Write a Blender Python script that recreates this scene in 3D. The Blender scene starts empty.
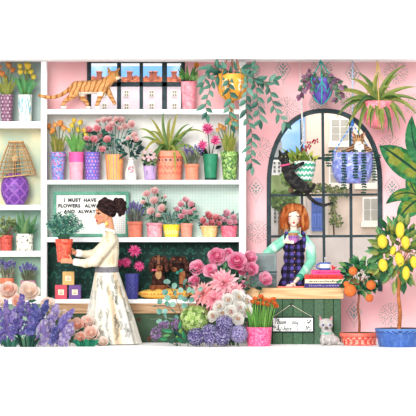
import bpy, math, random
from math import sin, cos, pi, sqrt, exp
from mathutils import Vector, Matrix, noise
random.seed(7)
R = random.random
SC = bpy.context.scene
COL = SC.collection
S = .0115          # metres per picture unit at the back wall
D = 40.0           # camera distance from the back wall
def sc(d): return S * (D - d) / D
CZ = 138.2 * sc(1.5)  # camera height above the floor
def W(x, y, d):
    k = sc(d)
    return Vector(((x - 208) * k, -d, CZ - (y - 208) * k))
def Z(y, d): return CZ - (y - 208) * sc(d)
GAIN = 1.0          # overall paint reflectance; a smaller value only where a thing itself is a darker colour
def lin(c):
    return tuple(GAIN * ((v / 255 / 12.92) if v / 255 <= .04045 else ((v / 255 + .055) / 1.055) ** 2.4) for v in c)
def jit(c, a=14):
    k = (R() - .5) * 2 * a
    return tuple(max(0, min(255, v + k + (R() - .5) * a * .7)) for v in c)
def mixc(a, b, t): return tuple(a[i] * (1 - t) + b[i] * t for i in range(3))
def vn(x, y, z=0.): return noise.noise(Vector((x, y, z)))
def perp(a):
    a = a.normalized()
    u = a.cross(Vector((0, 0, 1)) if abs(a.z) < .9 else Vector((1, 0, 0))).normalized()
    return u, a.cross(u).normalized()
def bez(p0, p1, p2, n=8):
    return [p0 * (1 - t) ** 2 + p1 * 2 * t * (1 - t) + p2 * t * t for t in [i / n for i in range(n + 1)]]
def spline(pts, n=6):
    out = []
    P = [pts[0]] + list(pts) + [pts[-1]]
    for i in range(1, len(P) - 2):
        a, b, c, e = P[i - 1], P[i], P[i + 1], P[i + 2]
        for j in range(n):
            t = j / n
            out.append(.5 * ((2 * b) + (c - a) * t + (2 * a - 5 * b + 4 * c - e) * t * t + (3 * b - a - 3 * c + e) * t ** 3))
    out.append(pts[-1].copy())
    return out

class MB:
    def __init__(s): s.v, s.f, s.c, s.m, s.s = [], [], [], [], []
    def add(s, vs, fs, col, smooth=True, mi=0):
        b = len(s.v); s.v += [Vector(p) for p in vs]
        per = isinstance(col, list)
        for i, f in enumerate(fs):
            s.f.append(tuple(j + b for j in f)); s.c.append(col[i] if per else col); s.s.append(smooth); s.m.append(mi)
        return s
    def box(s, lo, hi, col, mi=0):
        x0, y0, z0 = lo; x1, y1, z1 = hi
        v = [(x0, y0, z0), (x1, y0, z0), (x1, y1, z0), (x0, y1, z0), (x0, y0, z1), (x1, y0, z1), (x1, y1, z1), (x0, y1, z1)]
        return s.add(v, [(3, 2, 1, 0), (4, 5, 6, 7), (0, 1, 5, 4), (1, 2, 6, 5), (2, 3, 7, 6), (3, 0, 4, 7)], col, False, mi)
    def pbox(s, x0, x1, y0, y1, d0, d1, col, mi=0):
        """box from picture extents at its front depth d1 back to d0"""
        a, b = W(x0, y1, d1), W(x1, y0, d1)
        return s.box((a.x, -d1, a.z), (b.x, -d0, b.z), col, mi)
    def prism(s, pts, dirv, col, mi=0, smooth=False):
        n = len(pts)
        vs = [Vector(p) for p in pts] + [Vector(p) + dirv for p in pts]
        fs = [tuple(range(n)), tuple(range(2 * n - 1, n - 1, -1))] + [((i + 1) % n, i, i + n, (i + 1) % n + n) for i in range(n)]
        return s.add(vs, fs, col, smooth, mi)
    def tube(s, pts, r, col, seg=6, smooth=True, cap=True):
        n = len(pts)
        rr = r if isinstance(r, (list, tuple)) else [r] * n
        vs, fs = [], []
        t = (pts[1] - pts[0]).normalized(); u, w = perp(t)
        for i in range(n):
            t2 = (pts[min(i + 1, n - 1)] - pts[max(i - 1, 0)])
            if t2.length > 1e-9:
                t2.normalize(); u = (u - t2 * u.dot(t2)).normalized(); w = t2.cross(u)
            for j in range(seg):
                a = 2 * pi * j / seg
                vs.append(pts[i] + (u * cos(a) + w * sin(a)) * rr[i])
        for i in range(n - 1):
            for j in range(seg):
                k = (j + 1) % seg
                fs.append((i * seg + j, i * seg + k, (i + 1) * seg + k, (i + 1) * seg + j))
        if cap:
            fs.append(tuple(range(seg - 1, -1, -1))); fs.append(tuple(range((n - 1) * seg, n * seg)))
        if callable(col): col = [col(sum((vs[q] for q in f), Vector()) / len(f)) for f in fs]
        return s.add(vs, fs, col, smooth)
    def ell(s, c, r, col, seg=12, rings=8, rot=None):
        c = Vector(c)
        if not hasattr(r, '__len__'): r = (r, r, r)
        vs, fs = [], []
        for i in range(rings + 1):
            p = pi * i / rings
            for j in range(seg):
                a = 2 * pi * j / seg
                q = Vector((r[0] * sin(p) * cos(a), r[1] * sin(p) * sin(a), r[2] * cos(p)))
                if rot: q = rot @ q
                vs.append(c + q)
        for i in range(rings):
            for j in range(seg):
                k = (j + 1) % seg
                fs.append((i * seg + j, (i + 1) * seg + j, (i + 1) * seg + k, i * seg + k))
        if callable(col): col = [col(sum((vs[q] for q in f), Vector()) / 4) for f in fs]
        return s.add(vs, fs, col)
    def octa(s, c, r, col):
        vs = [c + Vector(o) * r for o in ((1, 0, 0), (0, 1, 0), (-1, 0, 0), (0, -1, 0), (0, 0, 1.2), (0, 0, -1.2))]
        return s.add(vs, [(0, 1, 4), (1, 2, 4), (2, 3, 4), (3, 0, 4), (1, 0, 5), (2, 1, 5), (3, 2, 5), (0, 3, 5)], col)
    def lathe(s, prof, base, seg, colf, k=S, sy=1., rows=1.0, wob=None):
        """prof: [(radius, height)] in metres; colf(arc, height) in picture units, arc 0 = front"""
        pr = []
        for (r0, z0), (r1, z1) in zip(prof, prof[1:]):
            m = max(1, int(math.hypot(r1 - r0, z1 - z0) / (k * rows)))
            pr += [(r0 + (r1 - r0) * i / m, z0 + (z1 - z0) * i / m) for i in range(m)]
        pr.append(prof[-1])
        vs, fs, cs = [], [], []
        for r, z in pr:
            for j in range(seg):
                a = -pi + 2 * pi * j / seg
                q = r if wob is None else r * wob(a, z / k)
                vs.append(base + Vector((q * sin(a), -q * cos(a) * sy, z)))
        for i in range(len(pr) - 1):
            for j in range(seg):
                n = (j + 1) % seg
                fs.append((i * seg + j, i * seg + n, (i + 1) * seg + n, (i + 1) * seg + j))
                a = -pi + 2 * pi * (j + .5) / seg
                r = (pr[i][0] + pr[i + 1][0]) / 2
                cs.append(colf(a * r / k, (pr[i][1] + pr[i + 1][1]) / 2 / k) if callable(colf) else colf)
        return s.add(vs, fs, cs)
    def leaf(s, base, d, L, wid, nrm, col, curl=.15, n=5, shape='o', mid=None, fold=.18):
        d = d.normalized(); nrm = (nrm - d * nrm.dot(d))
        if nrm.length < 1e-4: nrm = perp(d)[0]
        nrm.normalize(); side = d.cross(nrm)
        vs, fs, cs = [], [], []
        for i in range(n + 1):
            t = i / n
            if shape == 'o': w = sin(pi * min(1, t * .94 + .04) ** .8)
            elif shape == 'l': w = sin(pi * (t * .95 + .03) ** .65) * (1 - t * .25)
            elif shape == 'r': w = sqrt(max(0.02, 1 - (2 * t - 1) ** 2))
            elif shape == 'e': w = sin(pi * (t * .96 + .02))
            else: w = (1 - t * .95)
            w *= wid * .5
            c = base + d * L * t - nrm * curl * L * t * t
            vs += [c - side * w + nrm * fold * w, c, c + side * w + nrm * fold * w]
        for i in range(n):
            a = i * 3
            fs += [(a, a + 1, a + 4, a + 3), (a + 1, a + 2, a + 5, a + 4)]
            if callable(col): cs += [col((i + .5) / n, -1), col((i + .5) / n, 1)]
            else: cs += [col, mid or col]
        return s.add(vs, fs, cs)
    def blade(s, pts, wid, nrm, col, fold=.25, taper=1.0):
        n = len(pts); vs, fs, cs = [], [], []
        for i in range(n):
            t = i / (n - 1)
            tg = (pts[min(i + 1, n - 1)] - pts[max(i - 1, 0)]).normalized()
            side = tg.cross(nrm)
            if side.length < 1e-3: side = perp(tg)[0]
            side.normalize(); up = side.cross(tg)
            w = wid * .5 * (min(1, .55 + t * 1.6)) * (1 - t ** 3 * taper * .97)
            vs += [pts[i] - side * w + up * fold * w, pts[i], pts[i] + side * w + up * fold * w]
        for i in range(n - 1):
            a = i * 3
            fs += [(a, a + 1, a + 4, a + 3), (a + 1, a + 2, a + 5, a + 4)]
            t = (i + .5) / (n - 1)
            if callable(col): cs += [col(t, -1), col(t, 1)]
            else: cs += [col, col]
        return s.add(vs, fs, cs)
    def cup(s, c, Rr, axis, layers, pal, nu=4, nv=4, edge=None):
        """cupped petals in layers: (count, radius share, opening angle, half width angle, flare)"""
        ax = axis.normalized(); u, w = perp(ax)
        for (n, rk, pm, wt, fl) in layers:
            o = R() * 6.28
            for j in range(n):
                th0 = o + 2 * pi * j / n + (R() - .5) * .3
                base = jit(random.choice(pal), 8); rj = Rr * rk * (1 + (R() - .5) * .12); pmj = pm + (R() - .5) * .15
                vs, fs, cs = [], [], []
                for iv in range(nv + 1):
                    v = iv / nv; ph = pmj * v
                    wd = wt * (sin(pi * (.12 + .62 * v)) if v < .99 else .62)
                    rr = rj * (1 + fl * v * v)
                    for iu in range(nu + 1):
                        q = -1 + 2 * iu / nu; a = th0 + q * wd
                        rq = rr * (1 - .10 * q * q * v) 
                        vs.append(c + (u * cos(a) + w * sin(a)) * (sin(ph) * rq) - ax * (cos(ph) * rq) * .92)
                for iv in range(nv):
                    for iu in range(nu):
                        a = iv * (nu + 1) + iu
                        fs.append((a, a + 1, a + nu + 2, a + nu + 1))
                        cs.append(mixc(base, edge, .55) if edge and iv == nv - 1 else base)
                s.add(vs, fs, cs)
        return s
    def spiky(s, c, Rr, axis, layers, pal, wid=.34, tipc=None):
        """pointed petals: (count, elevation from the axis, length share)"""
        ax = axis.normalized(); u, w = perp(ax)
        for (n, el, ln) in layers:
            o = R() * 6.28
            for j in range(n):
                a = o + 2 * pi * j / n + (R() - .5) * .25
                e = el + (R() - .5) * .15
                rad = u * cos(a) + w * sin(a)
                d = ax * cos(e) + rad * sin(e)
                L = Rr * ln * (1 + (R() - .5) * .2)
                b = jit(random.choice(pal), 10)
                s.leaf(c + d * Rr * .08, d, L, L * wid, ax * sin(e) - rad * cos(e) + ax * .01, (lambda t, q, b=b: mixc(b, tipc, t * .8) if tipc else b), .12, 4, 'l', fold=.35)
        return s
    def floret(s, c, r, nrm, col, n=4):
        nrm = nrm.normalized(); u, w = perp(nrm); o = R() * 6.28
        for j in range(n):
            a = o + 2 * pi * j / n
            d = u * cos(a) + w * sin(a); e = nrm.cross(d)
            s.add([c, c + d * r * .6 + e * r * .42 + nrm * r * .18, c + d * r + nrm * r * .25, c + d * r * .6 - e * r * .42 + nrm * r * .18], [(0, 1, 2, 3)], jit(col, 10))
        return s
    def bounds(s):
        lo = Vector([min(p[i] for p in s.v) for i in range(3)]); hi = Vector([max(p[i] for p in s.v) for i in range(3)])
        return lo, hi

def origin_of(o):
    v = Vector((0, 0, 0))
    while o is not None: v += o.location; o = o.parent
    return v
def link(name, mb, mats, parent=None, bevel=0, loc=None, thick=0, sub=0):
    gain = (lambda c: tuple(v + (255 - v) * .17 for v in c)) if mats is M_PETAL else (lambda c: tuple(v * .9 for v in c)) if mats is M_LEAF else (lambda c: c)
    off = origin_of(parent) if parent else Vector((0, 0, 0))
    if parent is None:
        if loc is None:
            lo, hi = mb.bounds(); loc = Vector(((lo.x + hi.x) / 2, (lo.y + hi.y) / 2, lo.z))
        off = Vector(loc)
    me = bpy.data.meshes.new(name)
    me.from_pydata([p - off for p in mb.v], [], mb.f)
    for m in (mats if isinstance(mats, list) else [mats]): me.materials.append(m)
    at = me.color_attributes.new('Col', 'FLOAT_COLOR', 'CORNER')
    buf = []
    cache = {}
    for f, c in zip(mb.f, mb.c):
        l = cache.get(c)
        if l is None: l = cache[c] = lin(gain(c)) + (1.,)
        buf += l * len(f)
    at.data.foreach_set('color', buf)
    me.polygons.foreach_set('use_smooth', mb.s)
    me.polygons.foreach_set('material_index', mb.m)
    me.update()
    o = bpy.data.objects.new(name, me); COL.objects.link(o)
    if parent is not None: o.parent = parent
    else: o.location = off
    if thick:
        m = o.modifiers.new('thickness', 'SOLIDIFY'); m.thickness = thick; m.offset = 0
    if bevel:
        m = o.modifiers.new('bevel', 'BEVEL'); m.width = bevel; m.segments = 2; m.limit_method = 'ANGLE'
    return o
def tag(o, label, cat, group=None, kind=None):
    o['label'] = label; o['category'] = cat
    if group: o['group'] = group
    if kind: o['kind'] = kind
    return o
def thing(name, label, cat, loc, group=None):
    o = bpy.data.objects.new(name, None); COL.objects.link(o); o.location = loc; o.empty_display_size = .05
    return tag(o, label, cat, group)
def solo(name, mb, mats, label, cat, group=None, **kw): return tag(link(name, mb, mats, **kw), label, cat, group)
def struct(name, mb, mats, parent=None, **kw):
    o = link(name, mb, mats, parent, **kw)
    if parent is None: o['kind'] = 'structure'
    return o

# ---------------------------------------------------------------- materials
def _nodes(name):
    m = bpy.data.materials.new(name); m.use_nodes = True
    nt = m.node_tree; b = nt.nodes['Principled BSDF']
    return m, nt, b
def _noise_mix(nt, src_a, src_b, scale, lo, hi, detail=4.):
    tc = nt.nodes.new('ShaderNodeTexCoord'); n = nt.nodes.new('ShaderNodeTexNoise')
    n.inputs['Scale'].default_value = scale; n.inputs['Detail'].default_value = detail
    nt.links.new(tc.outputs['Object'], n.inputs['Vector'])
    r = nt.nodes.new('ShaderNodeMapRange'); r.inputs['From Min'].default_value = lo; r.inputs['From Max'].default_value = hi
    nt.links.new(n.outputs['Fac'], r.inputs['Value'])
    mx = nt.nodes.new('ShaderNodeMix'); mx.data_type = 'RGBA'
    nt.links.new(r.outputs['Result'], mx.inputs['Factor'])
    for src, i in ((src_a, 'A'), (src_b, 'B')):
        sk = [q for q in mx.inputs if q.name == i and q.type == 'RGBA'][0]
        if isinstance(src, tuple): sk.default_value = src
        else: nt.links.new(src, sk)
    return [q for q in mx.outputs if q.type == 'RGBA'][0]
def paint(name, rough=.6, lo=.82, hi=1.12, scale=14, spec=.25, trans=0):
    m, nt, b = _nodes(name)
    a = nt.nodes.new('ShaderNodeVertexColor'); a.layer_name = 'Col'
    def mul(k):
        x = nt.nodes.new('ShaderNodeVectorMath'); x.operation = 'SCALE'; x.inputs['Scale'].default_value = k
        nt.links.new(a.outputs['Color'], x.inputs[0]); return x.outputs[0]
    src = _noise_mix(nt, mul(lo), mul(hi), scale, .35, .65); nt.links.new(src, b.inputs['Base Color'])
    b.inputs['Roughness'].default_value = rough; b.inputs['Specular IOR Level'].default_value = spec
    if trans:      # petals and leaves let light through
        tl = nt.nodes.new('ShaderNodeBsdfTranslucent'); nt.links.new(src, tl.inputs['Color'])
        x = nt.nodes.new('ShaderNodeMixShader'); x.inputs[0].default_value = trans
        nt.links.new(b.outputs[0], x.inputs[1]); nt.links.new(tl.outputs[0], x.inputs[2]); nt.links.new(x.outputs[0], nt.nodes['Material Output'].inputs['Surface'])
    return m
def wash(name, c1, c2, scale=3, rough=.8, lo=.35, hi=.65, spec=.15, detail=4.):
    m, nt, b = _nodes(name)
    nt.links.new(_noise_mix(nt, lin(c1) + (1,), lin(c2) + (1,), scale, lo, hi, detail), b.inputs['Base Color'])
    b.inputs['Roughness'].default_value = rough; b.inputs['Specular IOR Level'].default_value = spec
    return m
def dotted(name, c1, c2, cdot, pitch, rad, scale=4):
    m, nt, b = _nodes(name)
    base = _noise_mix(nt, lin(c1) + (1,), lin(c2) + (1,), scale, .35, .65)
    tc = nt.nodes.new('ShaderNodeTexCoord')
    def vm(op, src, val=None):
        x = nt.nodes.new('ShaderNodeVectorMath'); x.operation = op; nt.links.new(src, x.inputs[0])
        if val is not None: x.inputs[1].default_value = val
        return x
    a = vm('MULTIPLY', tc.outputs['Object'], (1 / pitch, 0, 1 / pitch)); f = vm('FRACTION', a.outputs[0]); q = vm('SUBTRACT', f.outputs[0], (.5, 0, .5)); l = vm('LENGTH', q.outputs[0])
    t = nt.nodes.new('ShaderNodeMath'); t.operation = 'LESS_THAN'; t.inputs[1].default_value = rad; nt.links.new(l.outputs['Value'], t.inputs[0])
    mx = nt.nodes.new('ShaderNodeMix'); mx.data_type = 'RGBA'; nt.links.new(t.outputs[0], mx.inputs['Factor'])
    A = [q for q in mx.inputs if q.name == 'A' and q.type == 'RGBA'][0]; B = [q for q in mx.inputs if q.name == 'B' and q.type == 'RGBA'][0]
    nt.links.new(base, A); B.default_value = lin(cdot) + (1,)
    nt.links.new([q for q in mx.outputs if q.type == 'RGBA'][0], b.inputs['Base Color'])
    b.inputs['Roughness'].default_value = .8; b.inputs['Specular IOR Level'].default_value = .1
    return m
def wood(name, c1, c2, st=(1.5, 8, 30)):
    m, nt, b = _nodes(name)
    tc = nt.nodes.new('ShaderNodeTexCoord'); mp = nt.nodes.new('ShaderNodeMapping'); mp.inputs['Scale'].default_value = st
    n = nt.nodes.new('ShaderNodeTexNoise'); n.inputs['Scale'].default_value = 2.2; n.inputs['Detail'].default_value = 5
    nt.links.new(tc.outputs['Object'], mp.inputs['Vector']); nt.links.new(mp.outputs[0], n.inputs['Vector'])
    r = nt.nodes.new('ShaderNodeValToRGB'); r.color_ramp.elements[0].position = .35; r.color_ramp.elements[1].position = .65
    r.color_ramp.elements[0].color = lin(c1) + (1,); r.color_ramp.elements[1].color = lin(c2) + (1,)
    nt.links.new(n.outputs['Fac'], r.inputs['Fac']); nt.links.new(r.outputs['Color'], b.inputs['Base Color'])
    b.inputs['Roughness'].default_value = .6; b.inputs['Specular IOR Level'].default_value = .2
    return m
M_LEAF = paint('painted_leaf', .55, .85, 1.15, 22, .2, .2)
M_PETAL = paint('petal', .7, .92, 1.1, 25, .1, .35)
M_POT = paint('glazed_pot', .45, .88, 1.1, 16, .3)
M_FUR = paint('fur', .85, .78, 1.2, 60, .1)
M_SKIN = paint('skin', .6, .95, 1.04, 12, .2)
M_CLOTH = paint('cloth', .9, .9, 1.06, 18, .05)
M_PAINT = paint('matt_paint', .7, .95, 1.04, 6, .15)
M_METAL = paint('grey_metal', .4, .8, 1.15, 14, .4)
M_WOODP = paint('bark', .85, .7, 1.25, 30, .1)
M_ROPE = paint('rope', .9, .75, 1.2, 60, .05)
M_PAPER = paint('paper', .8, .97, 1.02, 20, .1)
M_WHITE = wash('white_shelf_paint', (250, 250, 250), (255, 255, 255), 2, .6)
M_GLASS = None
def glass():
    m, nt, b = _nodes('window_glass')
    t = nt.nodes.new('ShaderNodeBsdfTransparent'); g = nt.nodes.new('ShaderNodeBsdfGlossy'); g.inputs['Roughness'].default_value = .05
    x = nt.nodes.new('ShaderNodeMixShader'); x.inputs[0].default_value = .04
    nt.links.new(t.outputs[0], x.inputs[1]); nt.links.new(g.outputs[0], x.inputs[2])
    nt.links.new(x.outputs[0], nt.nodes['Material Output'].inputs['Surface']); return m
M_GLASS = glass()

# body shapes: overlapping round shapes fused into one smooth skin
def blob(prims, vox=.006, smooth=6, colf=(200, 200, 200)):
    t = MB()
    for p in prims:
        if p[0] == 'e':
            t.ell(p[1], p[2], (0, 0, 0), 20, 14, p[3] if len(p) > 3 else None)
        elif p[0] == 'c':
            pts = p[1]; rr = p[2]
            t.tube(pts, rr, (0, 0, 0), 12)
            for q, r in zip(pts, rr): t.ell(q, r, (0, 0, 0), 12, 8)
    me = bpy.data.meshes.new('tmp'); me.from_pydata(t.v, [], t.f)
    o = bpy.data.objects.new('tmp', me); COL.objects.link(o)
    m = o.modifiers.new('r', 'REMESH'); m.mode = 'VOXEL'; m.voxel_size = vox
    if smooth:
        m = o.modifiers.new('s', 'SMOOTH'); m.factor = .5; m.iterations = smooth
    dg = bpy.context.evaluated_depsgraph_get(); ev = o.evaluated_get(dg); em = ev.to_mesh()
    out = MB()
    vs = [v.co.copy() for v in em.vertices]; fs = [tuple(p.vertices) for p in em.polygons]
    if callable(colf): cs = [tuple(colf(p.center.copy(), p.normal.copy())) for p in em.polygons]
    else: cs = colf
    out.add(vs, fs, cs)
    ev.to_mesh_clear(); bpy.data.objects.remove(o); bpy.data.meshes.remove(me)
    return out
def textmesh(body, size, pos, col, mb, extrude=.001, align='CENTER', space=1., shear=0., sx=1., facing=None, bold=0.):
    cu = bpy.data.curves.new('t', 'FONT'); cu.body = body; cu.size = size; cu.align_x = align; cu.align_y = 'CENTER'; cu.space_character = space; cu.shear = shear; cu.extrude = extrude; cu.offset = bold
    o = bpy.data.objects.new('t', cu); COL.objects.link(o)
    dg = bpy.context.evaluated_depsgraph_get(); ev = o.evaluated_get(dg); em = ev.to_mesh()
    vs = [(facing(v.co) if facing else pos + Vector((v.co.x * sx, -v.co.z, v.co.y))) for v in em.vertices]
    mb.add(vs, [tuple(p.vertices) for p in em.polygons], col, False)
    ev.to_mesh_clear(); bpy.data.objects.remove(o); bpy.data.curves.remove(cu)
    return mb
# ---------------------------------------------------------------- setting
TOP = Z(62, 0)
GAIN = .86
m_pink = wash('pink_wash_wall', (255, 214, 214), (246, 176, 182), 1.1, .85, .3, .7, .1)
m_motif = wash('teal_motif', (104, 142, 134), (150, 168, 158), 20, .9)
m_tealm = wash('deep_teal_motif', (84, 150, 142), (108, 165, 155), 20, .9)
GAIN = 1.
m_floor = wash('white_floor', (252, 252, 252), (255, 255, 255), 1, .9, .3, .7, 0)
fl = MB(); fl.box((-4, -17, -.06), (4, .12, 0), (255,) * 3); struct('floor', fl, m_floor, loc=(0, 0, 0))
ce = MB(); ce.box((-4, -.84, TOP), (4, .12, TOP + .03), (255,) * 3); struct('ceiling', ce, m_floor, loc=(0, 0, TOP))

GAIN = .86
# back wall with an arched opening and a small oblong one
AX, AY, AA, AB = 324.5, 186., 57.5, 77.
def arch_y(x, g=0.):
    q = min(1., abs((x - AX) / (AA - g)))
    return AY - (AB - g) * (1 - q ** 2.25) ** (1 / 2.25)
wl = MB()
def wbox(x0, x1, y0, y1): 
    a, b = W(x0, y1, 0), W(x1, y0, 0); wl.box((a.x, 0, a.z), (b.x, .12, b.z), (255, 200, 205))
YF = 208 + CZ / S
wbox(-40, 87, 61.5, YF); wbox(87, 184, 109.5, YF); wbox(184, AX - AA, 61.5, YF); wbox(AX + AA, 470, 61.5, YF); wbox(AX - AA, AX + AA, 291, YF)
xs = [AX - AA * cos(pi * i / 40) for i in range(41)]
for a, b in zip(xs, xs[1:]):
    p = [W(a, arch_y(a), 0), W(b, arch_y(b), 0), W(b, 61.5, 0), W(a, 61.5, 0)]
    wl.prism(p, Vector((0, .12, 0)), (255, 200, 205))
def dash(x, y, dx, dy, L, w, mi):
    l = math.hypot(dx, dy) or 1; dx /= l; dy /= l
    P = [(x - dx * L, y - dy * L), (x + dy * w, y - dx * w), (x + dx * L, y + dy * L), (x - dy * w, y + dx * w)]
    wl.add([W(a, b, 0) + Vector((0, -.0025, 0)) for a, b in P], [(0, 1, 2, 3)], (120, 160, 150), False, mi)
def motif_a(cx, cy):
    for q in range(28):
        t = q / 28 * 4; k = int(t); f = t - k
        c = [(0, -11), (7.6, 0), (0, 12.5), (-7.6, 0), (0, -11)]
        x = c[k][0] * (1 - f) + c[k + 1][0] * f; y = c[k][1] * (1 - f) + c[k + 1][1] * f
        dash(cx + x, cy + y, c[k + 1][0] - c[k][0], c[k + 1][1] - c[k][1], .75, .5, 2)
    for (x, y, dx, dy, L, w) in [(0, -4.6, 0, 1, 2, .9), (-2, -2.4, .7, 1, 1.8, .8), (2, -2.4, -.7, 1, 1.8, .8), (-3.6, .2, 1, .5, 1.8, .8), (3.6, .2, -1, .5, 1.8, .8), (0, -.6, 0, 1, 1.7, 1.1), (-2.4, 2.6, -.6, 1, 1.6, .8), (2.4, 2.6, .6, 1, 1.6, .8), (0, 3.2, 0, 1, 2, 1.1), (-1.3, 5, .5, 1, 1.3, .6), (1.3, 5, -.5, 1, 1.3, .6), (0, 6.6, 0, 1, 1.1, .6), (0, 14.6, 0, 1, .8, .5)]:
        dash(cx + x, cy + y, dx, dy, L, w, 2)
def motif_b(cx, cy, r=11):
    for q in range(24):
        a = 2 * pi * q / 24; c, s_ = cos(a), sin(a)
        dash(cx + c * r * .97, cy + s_ * r * .97, c, s_, .55 if q % 3 else 1., .62, 1)
        dash(cx + c * r * .84, cy + s_ * r * .84, -s_ * (1 if q % 2 else -1) + .6 * c, c * (1 if q % 2 else -1) + .6 * s_, .8, .48, 1)
        if q % 2:
            dash(cx + c * r * .7, cy + s_ * r * .7, c + .8 * s_, s_ - .8 * c, 1., .55, 1); dash(cx + c * r * .52, cy + s_ * r * .52, -s_, c, .9, .55, 1)
        elif q % 4: dash(cx + c * r * .62, cy + s_ * r * .62, c, s_, 1.1, .62, 1)
        if q % 3 == 0: dash(cx + c * r * .36, cy + s_ * r * .36, c - .9 * s_, s_ + .9 * c, 1.1, .62, 1); dash(cx + c * r * .2, cy + s_ * r * .2, -s_, c, .7, .48, 1)
    for y in (-5, -2.2, .8, 3.6, 6): dash(cx, cy + y, 0, 1, 1., .5, 2)
for p in [(283, 69), (353, 73), (256, 188), (392, 187), (354, 312), (422, 129), (392, 273)]: motif_a(*p)
for p in [(287, 109, 12), (260, 149, 12), (258, 232, 11), (321, 70, 11), (396, 72, 12), (391, 315, 12), (318, 104, 9), (390, 147, 12), (352, 102, 11), (414, 104, 10), (252, 70, 8), (255, 108, 10), (420, 160, 11), (391, 228, 12)]: motif_b(*p)
struct('wall_back', wl, [m_pink, m_motif, m_tealm], loc=(0, 0, 0))

# arched window
wf = MB(); FR = (44, 58, 62)
m_frame = wash('dark_window_frame', (40, 53, 58), (58, 74, 78), 9, .6)
def arch_pts(g, n=36):
    L = [W(AX - AA + g, 291, 0), ]
    for i in range(n + 1):
        x = AX - (AA - g) * cos(pi * i / n); L.append(W(x, arch_y(x, g), 0))
    return L + [W(AX + AA - g, 291, 0)]
o_, i_ = arch_pts(-.4), arch_pts(4.1)
for k in range(len(o_) - 1):
    wf.prism([o_[k], o_[k + 1], i_[k + 1], i_[k]], Vector((0, .1, 0)), FR)
wf.v = [p + Vector((0, -.02, 0)) for p in wf.v]
wroot = struct('window_1', wf, m_frame, loc=W(AX, 291, 0))
def mull(x0, y0, x1, y1, w, name='mullion'):
    b = MB(); a, c = W(x0, y0, 0), W(x1, y1, 0)
    pro = -.03 if name == 'transom' else 0.
    dx, dz = c.x - a.x, c.z - a.z; l = math.hypot(dx, dz); nx, nz = -dz / l * w * S / 2, dx / l * w * S / 2
    b.prism([Vector((a.x + nx, pro, a.z + nz)), Vector((a.x - nx, pro, a.z - nz)), Vector((c.x - nx, pro, c.z - nz)), Vector((c.x + nx, pro, c.z + nz))], Vector((0, .05 - pro, 0)), FR)
    link(name, b, m_frame, wroot)
mull(301.5, 120, 302.5, 291, 2.5); mull(322.7, 112, 324.5, 291, 2.7); mull(350.5, 116, 351.5, 291, 2.9)
mull(269, 158.5, 379, 158, 2.4, 'transom'); mull(269, 195.5, 380, 194.5, 2.2, 'transom'); mull(269, 236.5, 381, 236, 2.4, 'transom')
g = MB(); inn = arch_pts(3.6); g.add([p + Vector((0, .03, 0)) for p in inn], [tuple(range(len(inn)))], (255,) * 3, False); link('pane', g, M_GLASS, wroot)

# oblong window above the shelves
w2 = MB()
for (x0, x1, y0, y1) in [(87, 91, 61, 109.5), (181, 185, 61, 109.5), (87, 185, 59.5, 63), (117, 121, 61, 109.5), (139.5, 143, 61, 109.5), (162, 167, 61, 109.5), (89, 184, 82, 86.5)]:
    w2.pbox(x0, x1, y0, y1, -.08, .01, FR)
w2r = struct('window_2', w2, m_frame, loc=W(136, 109.5, 0))
g = MB(); g.add([W(89, 62, -.05), W(183, 62, -.05), W(183, 109, -.05), W(89, 109, -.05)], [(0, 1, 2, 3)], (255,) * 3, False); link('pane', g, M_GLASS, w2r)

GAIN = .86
# ---------------------------------------------------------------- outside the windows
m_sky = wash('painted_sky', (108, 160, 224), (214, 228, 244), 1.1, 1, .5, .68, 0)
sk = MB(); a, b = W(78, 215, -6), W(402, 66, -6); sk.box((a.x, 6, a.z), (b.x, 6.05, b.z), (180, 210, 240)); struct('sky_backdrop', sk, m_sky)
gr = MB(); gr.box((-3, .3, -.06), (4, 6.2, -.005), (200, 196, 186)); struct('street', gr, wash('street_stone', (200, 195, 186), (222, 217, 208), 2))
M_OUT = paint('outdoor_plaster', .9, .93, 1.06, 4, .05)
# terrace seen through the oblong window
tr = thing('terraced_house', 'pale lilac terraced house with brown tiled roof outside the oblong window', 'house', (W(136, 200, -1.6).x, 1.6, 0))
def pb(mb, x0, x1, y0, y1, d0, d1, c): mb.pbox(x0, x1, y0, y1, d0, d1, c)
b = MB(); a, c = W(72, 84, -1.5), W(200, 84, -1.5); b.box((a.x, 1.5, 0), (c.x, 2.1, a.z), (226, 222, 228)); link('wall', b, M_OUT, tr)
b = MB(); a, c = W(72, 84, -1.45), W(200, 76, -1.45)
b.add([Vector((a.x, 1.45, a.z)), Vector((c.x, 1.45, a.z)), Vector((c.x, 1.75, c.z)), Vector((a.x, 1.75, c.z)), Vector((a.x, 2.1, a.z)), Vector((c.x, 2.1, a.z))], [(0, 1, 2, 3), (3, 2, 5, 4), (0, 4, 5, 1), (0, 3, 4), (1, 5, 2)], (168, 98, 72), False)
nn = len(b.f)
for i in range(150):
    x = a.x + (c.x - a.x) * R(); t = R(); z = a.z + (c.z - a.z) * t
    b.box((x, 1.44 + .3 * t - .006, z), (x + .035, 1.44 + .3 * t + .03, z + .018), jit(random.choice([(150, 80, 58), (186, 112, 78), (126, 66, 52), (200, 130, 92)]), 12))
link('roof', b, M_OUT, tr)
for x, w in [(99, 5), (129.5, 5), (151, 3.5), (155, 4), (174, 5)]:
    b = MB(); pb(b, x - w / 2, x + w / 2, 71.5 if w != 3.5 else 73, 80, -1.8, -1.6, (150, 84, 66)); pb(b, x - w / 2 - .6, x + w / 2 + .6, 71, 72.2, -1.82, -1.58, (176, 108, 84)); link('chimney', b, M_OUT, tr)
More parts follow.
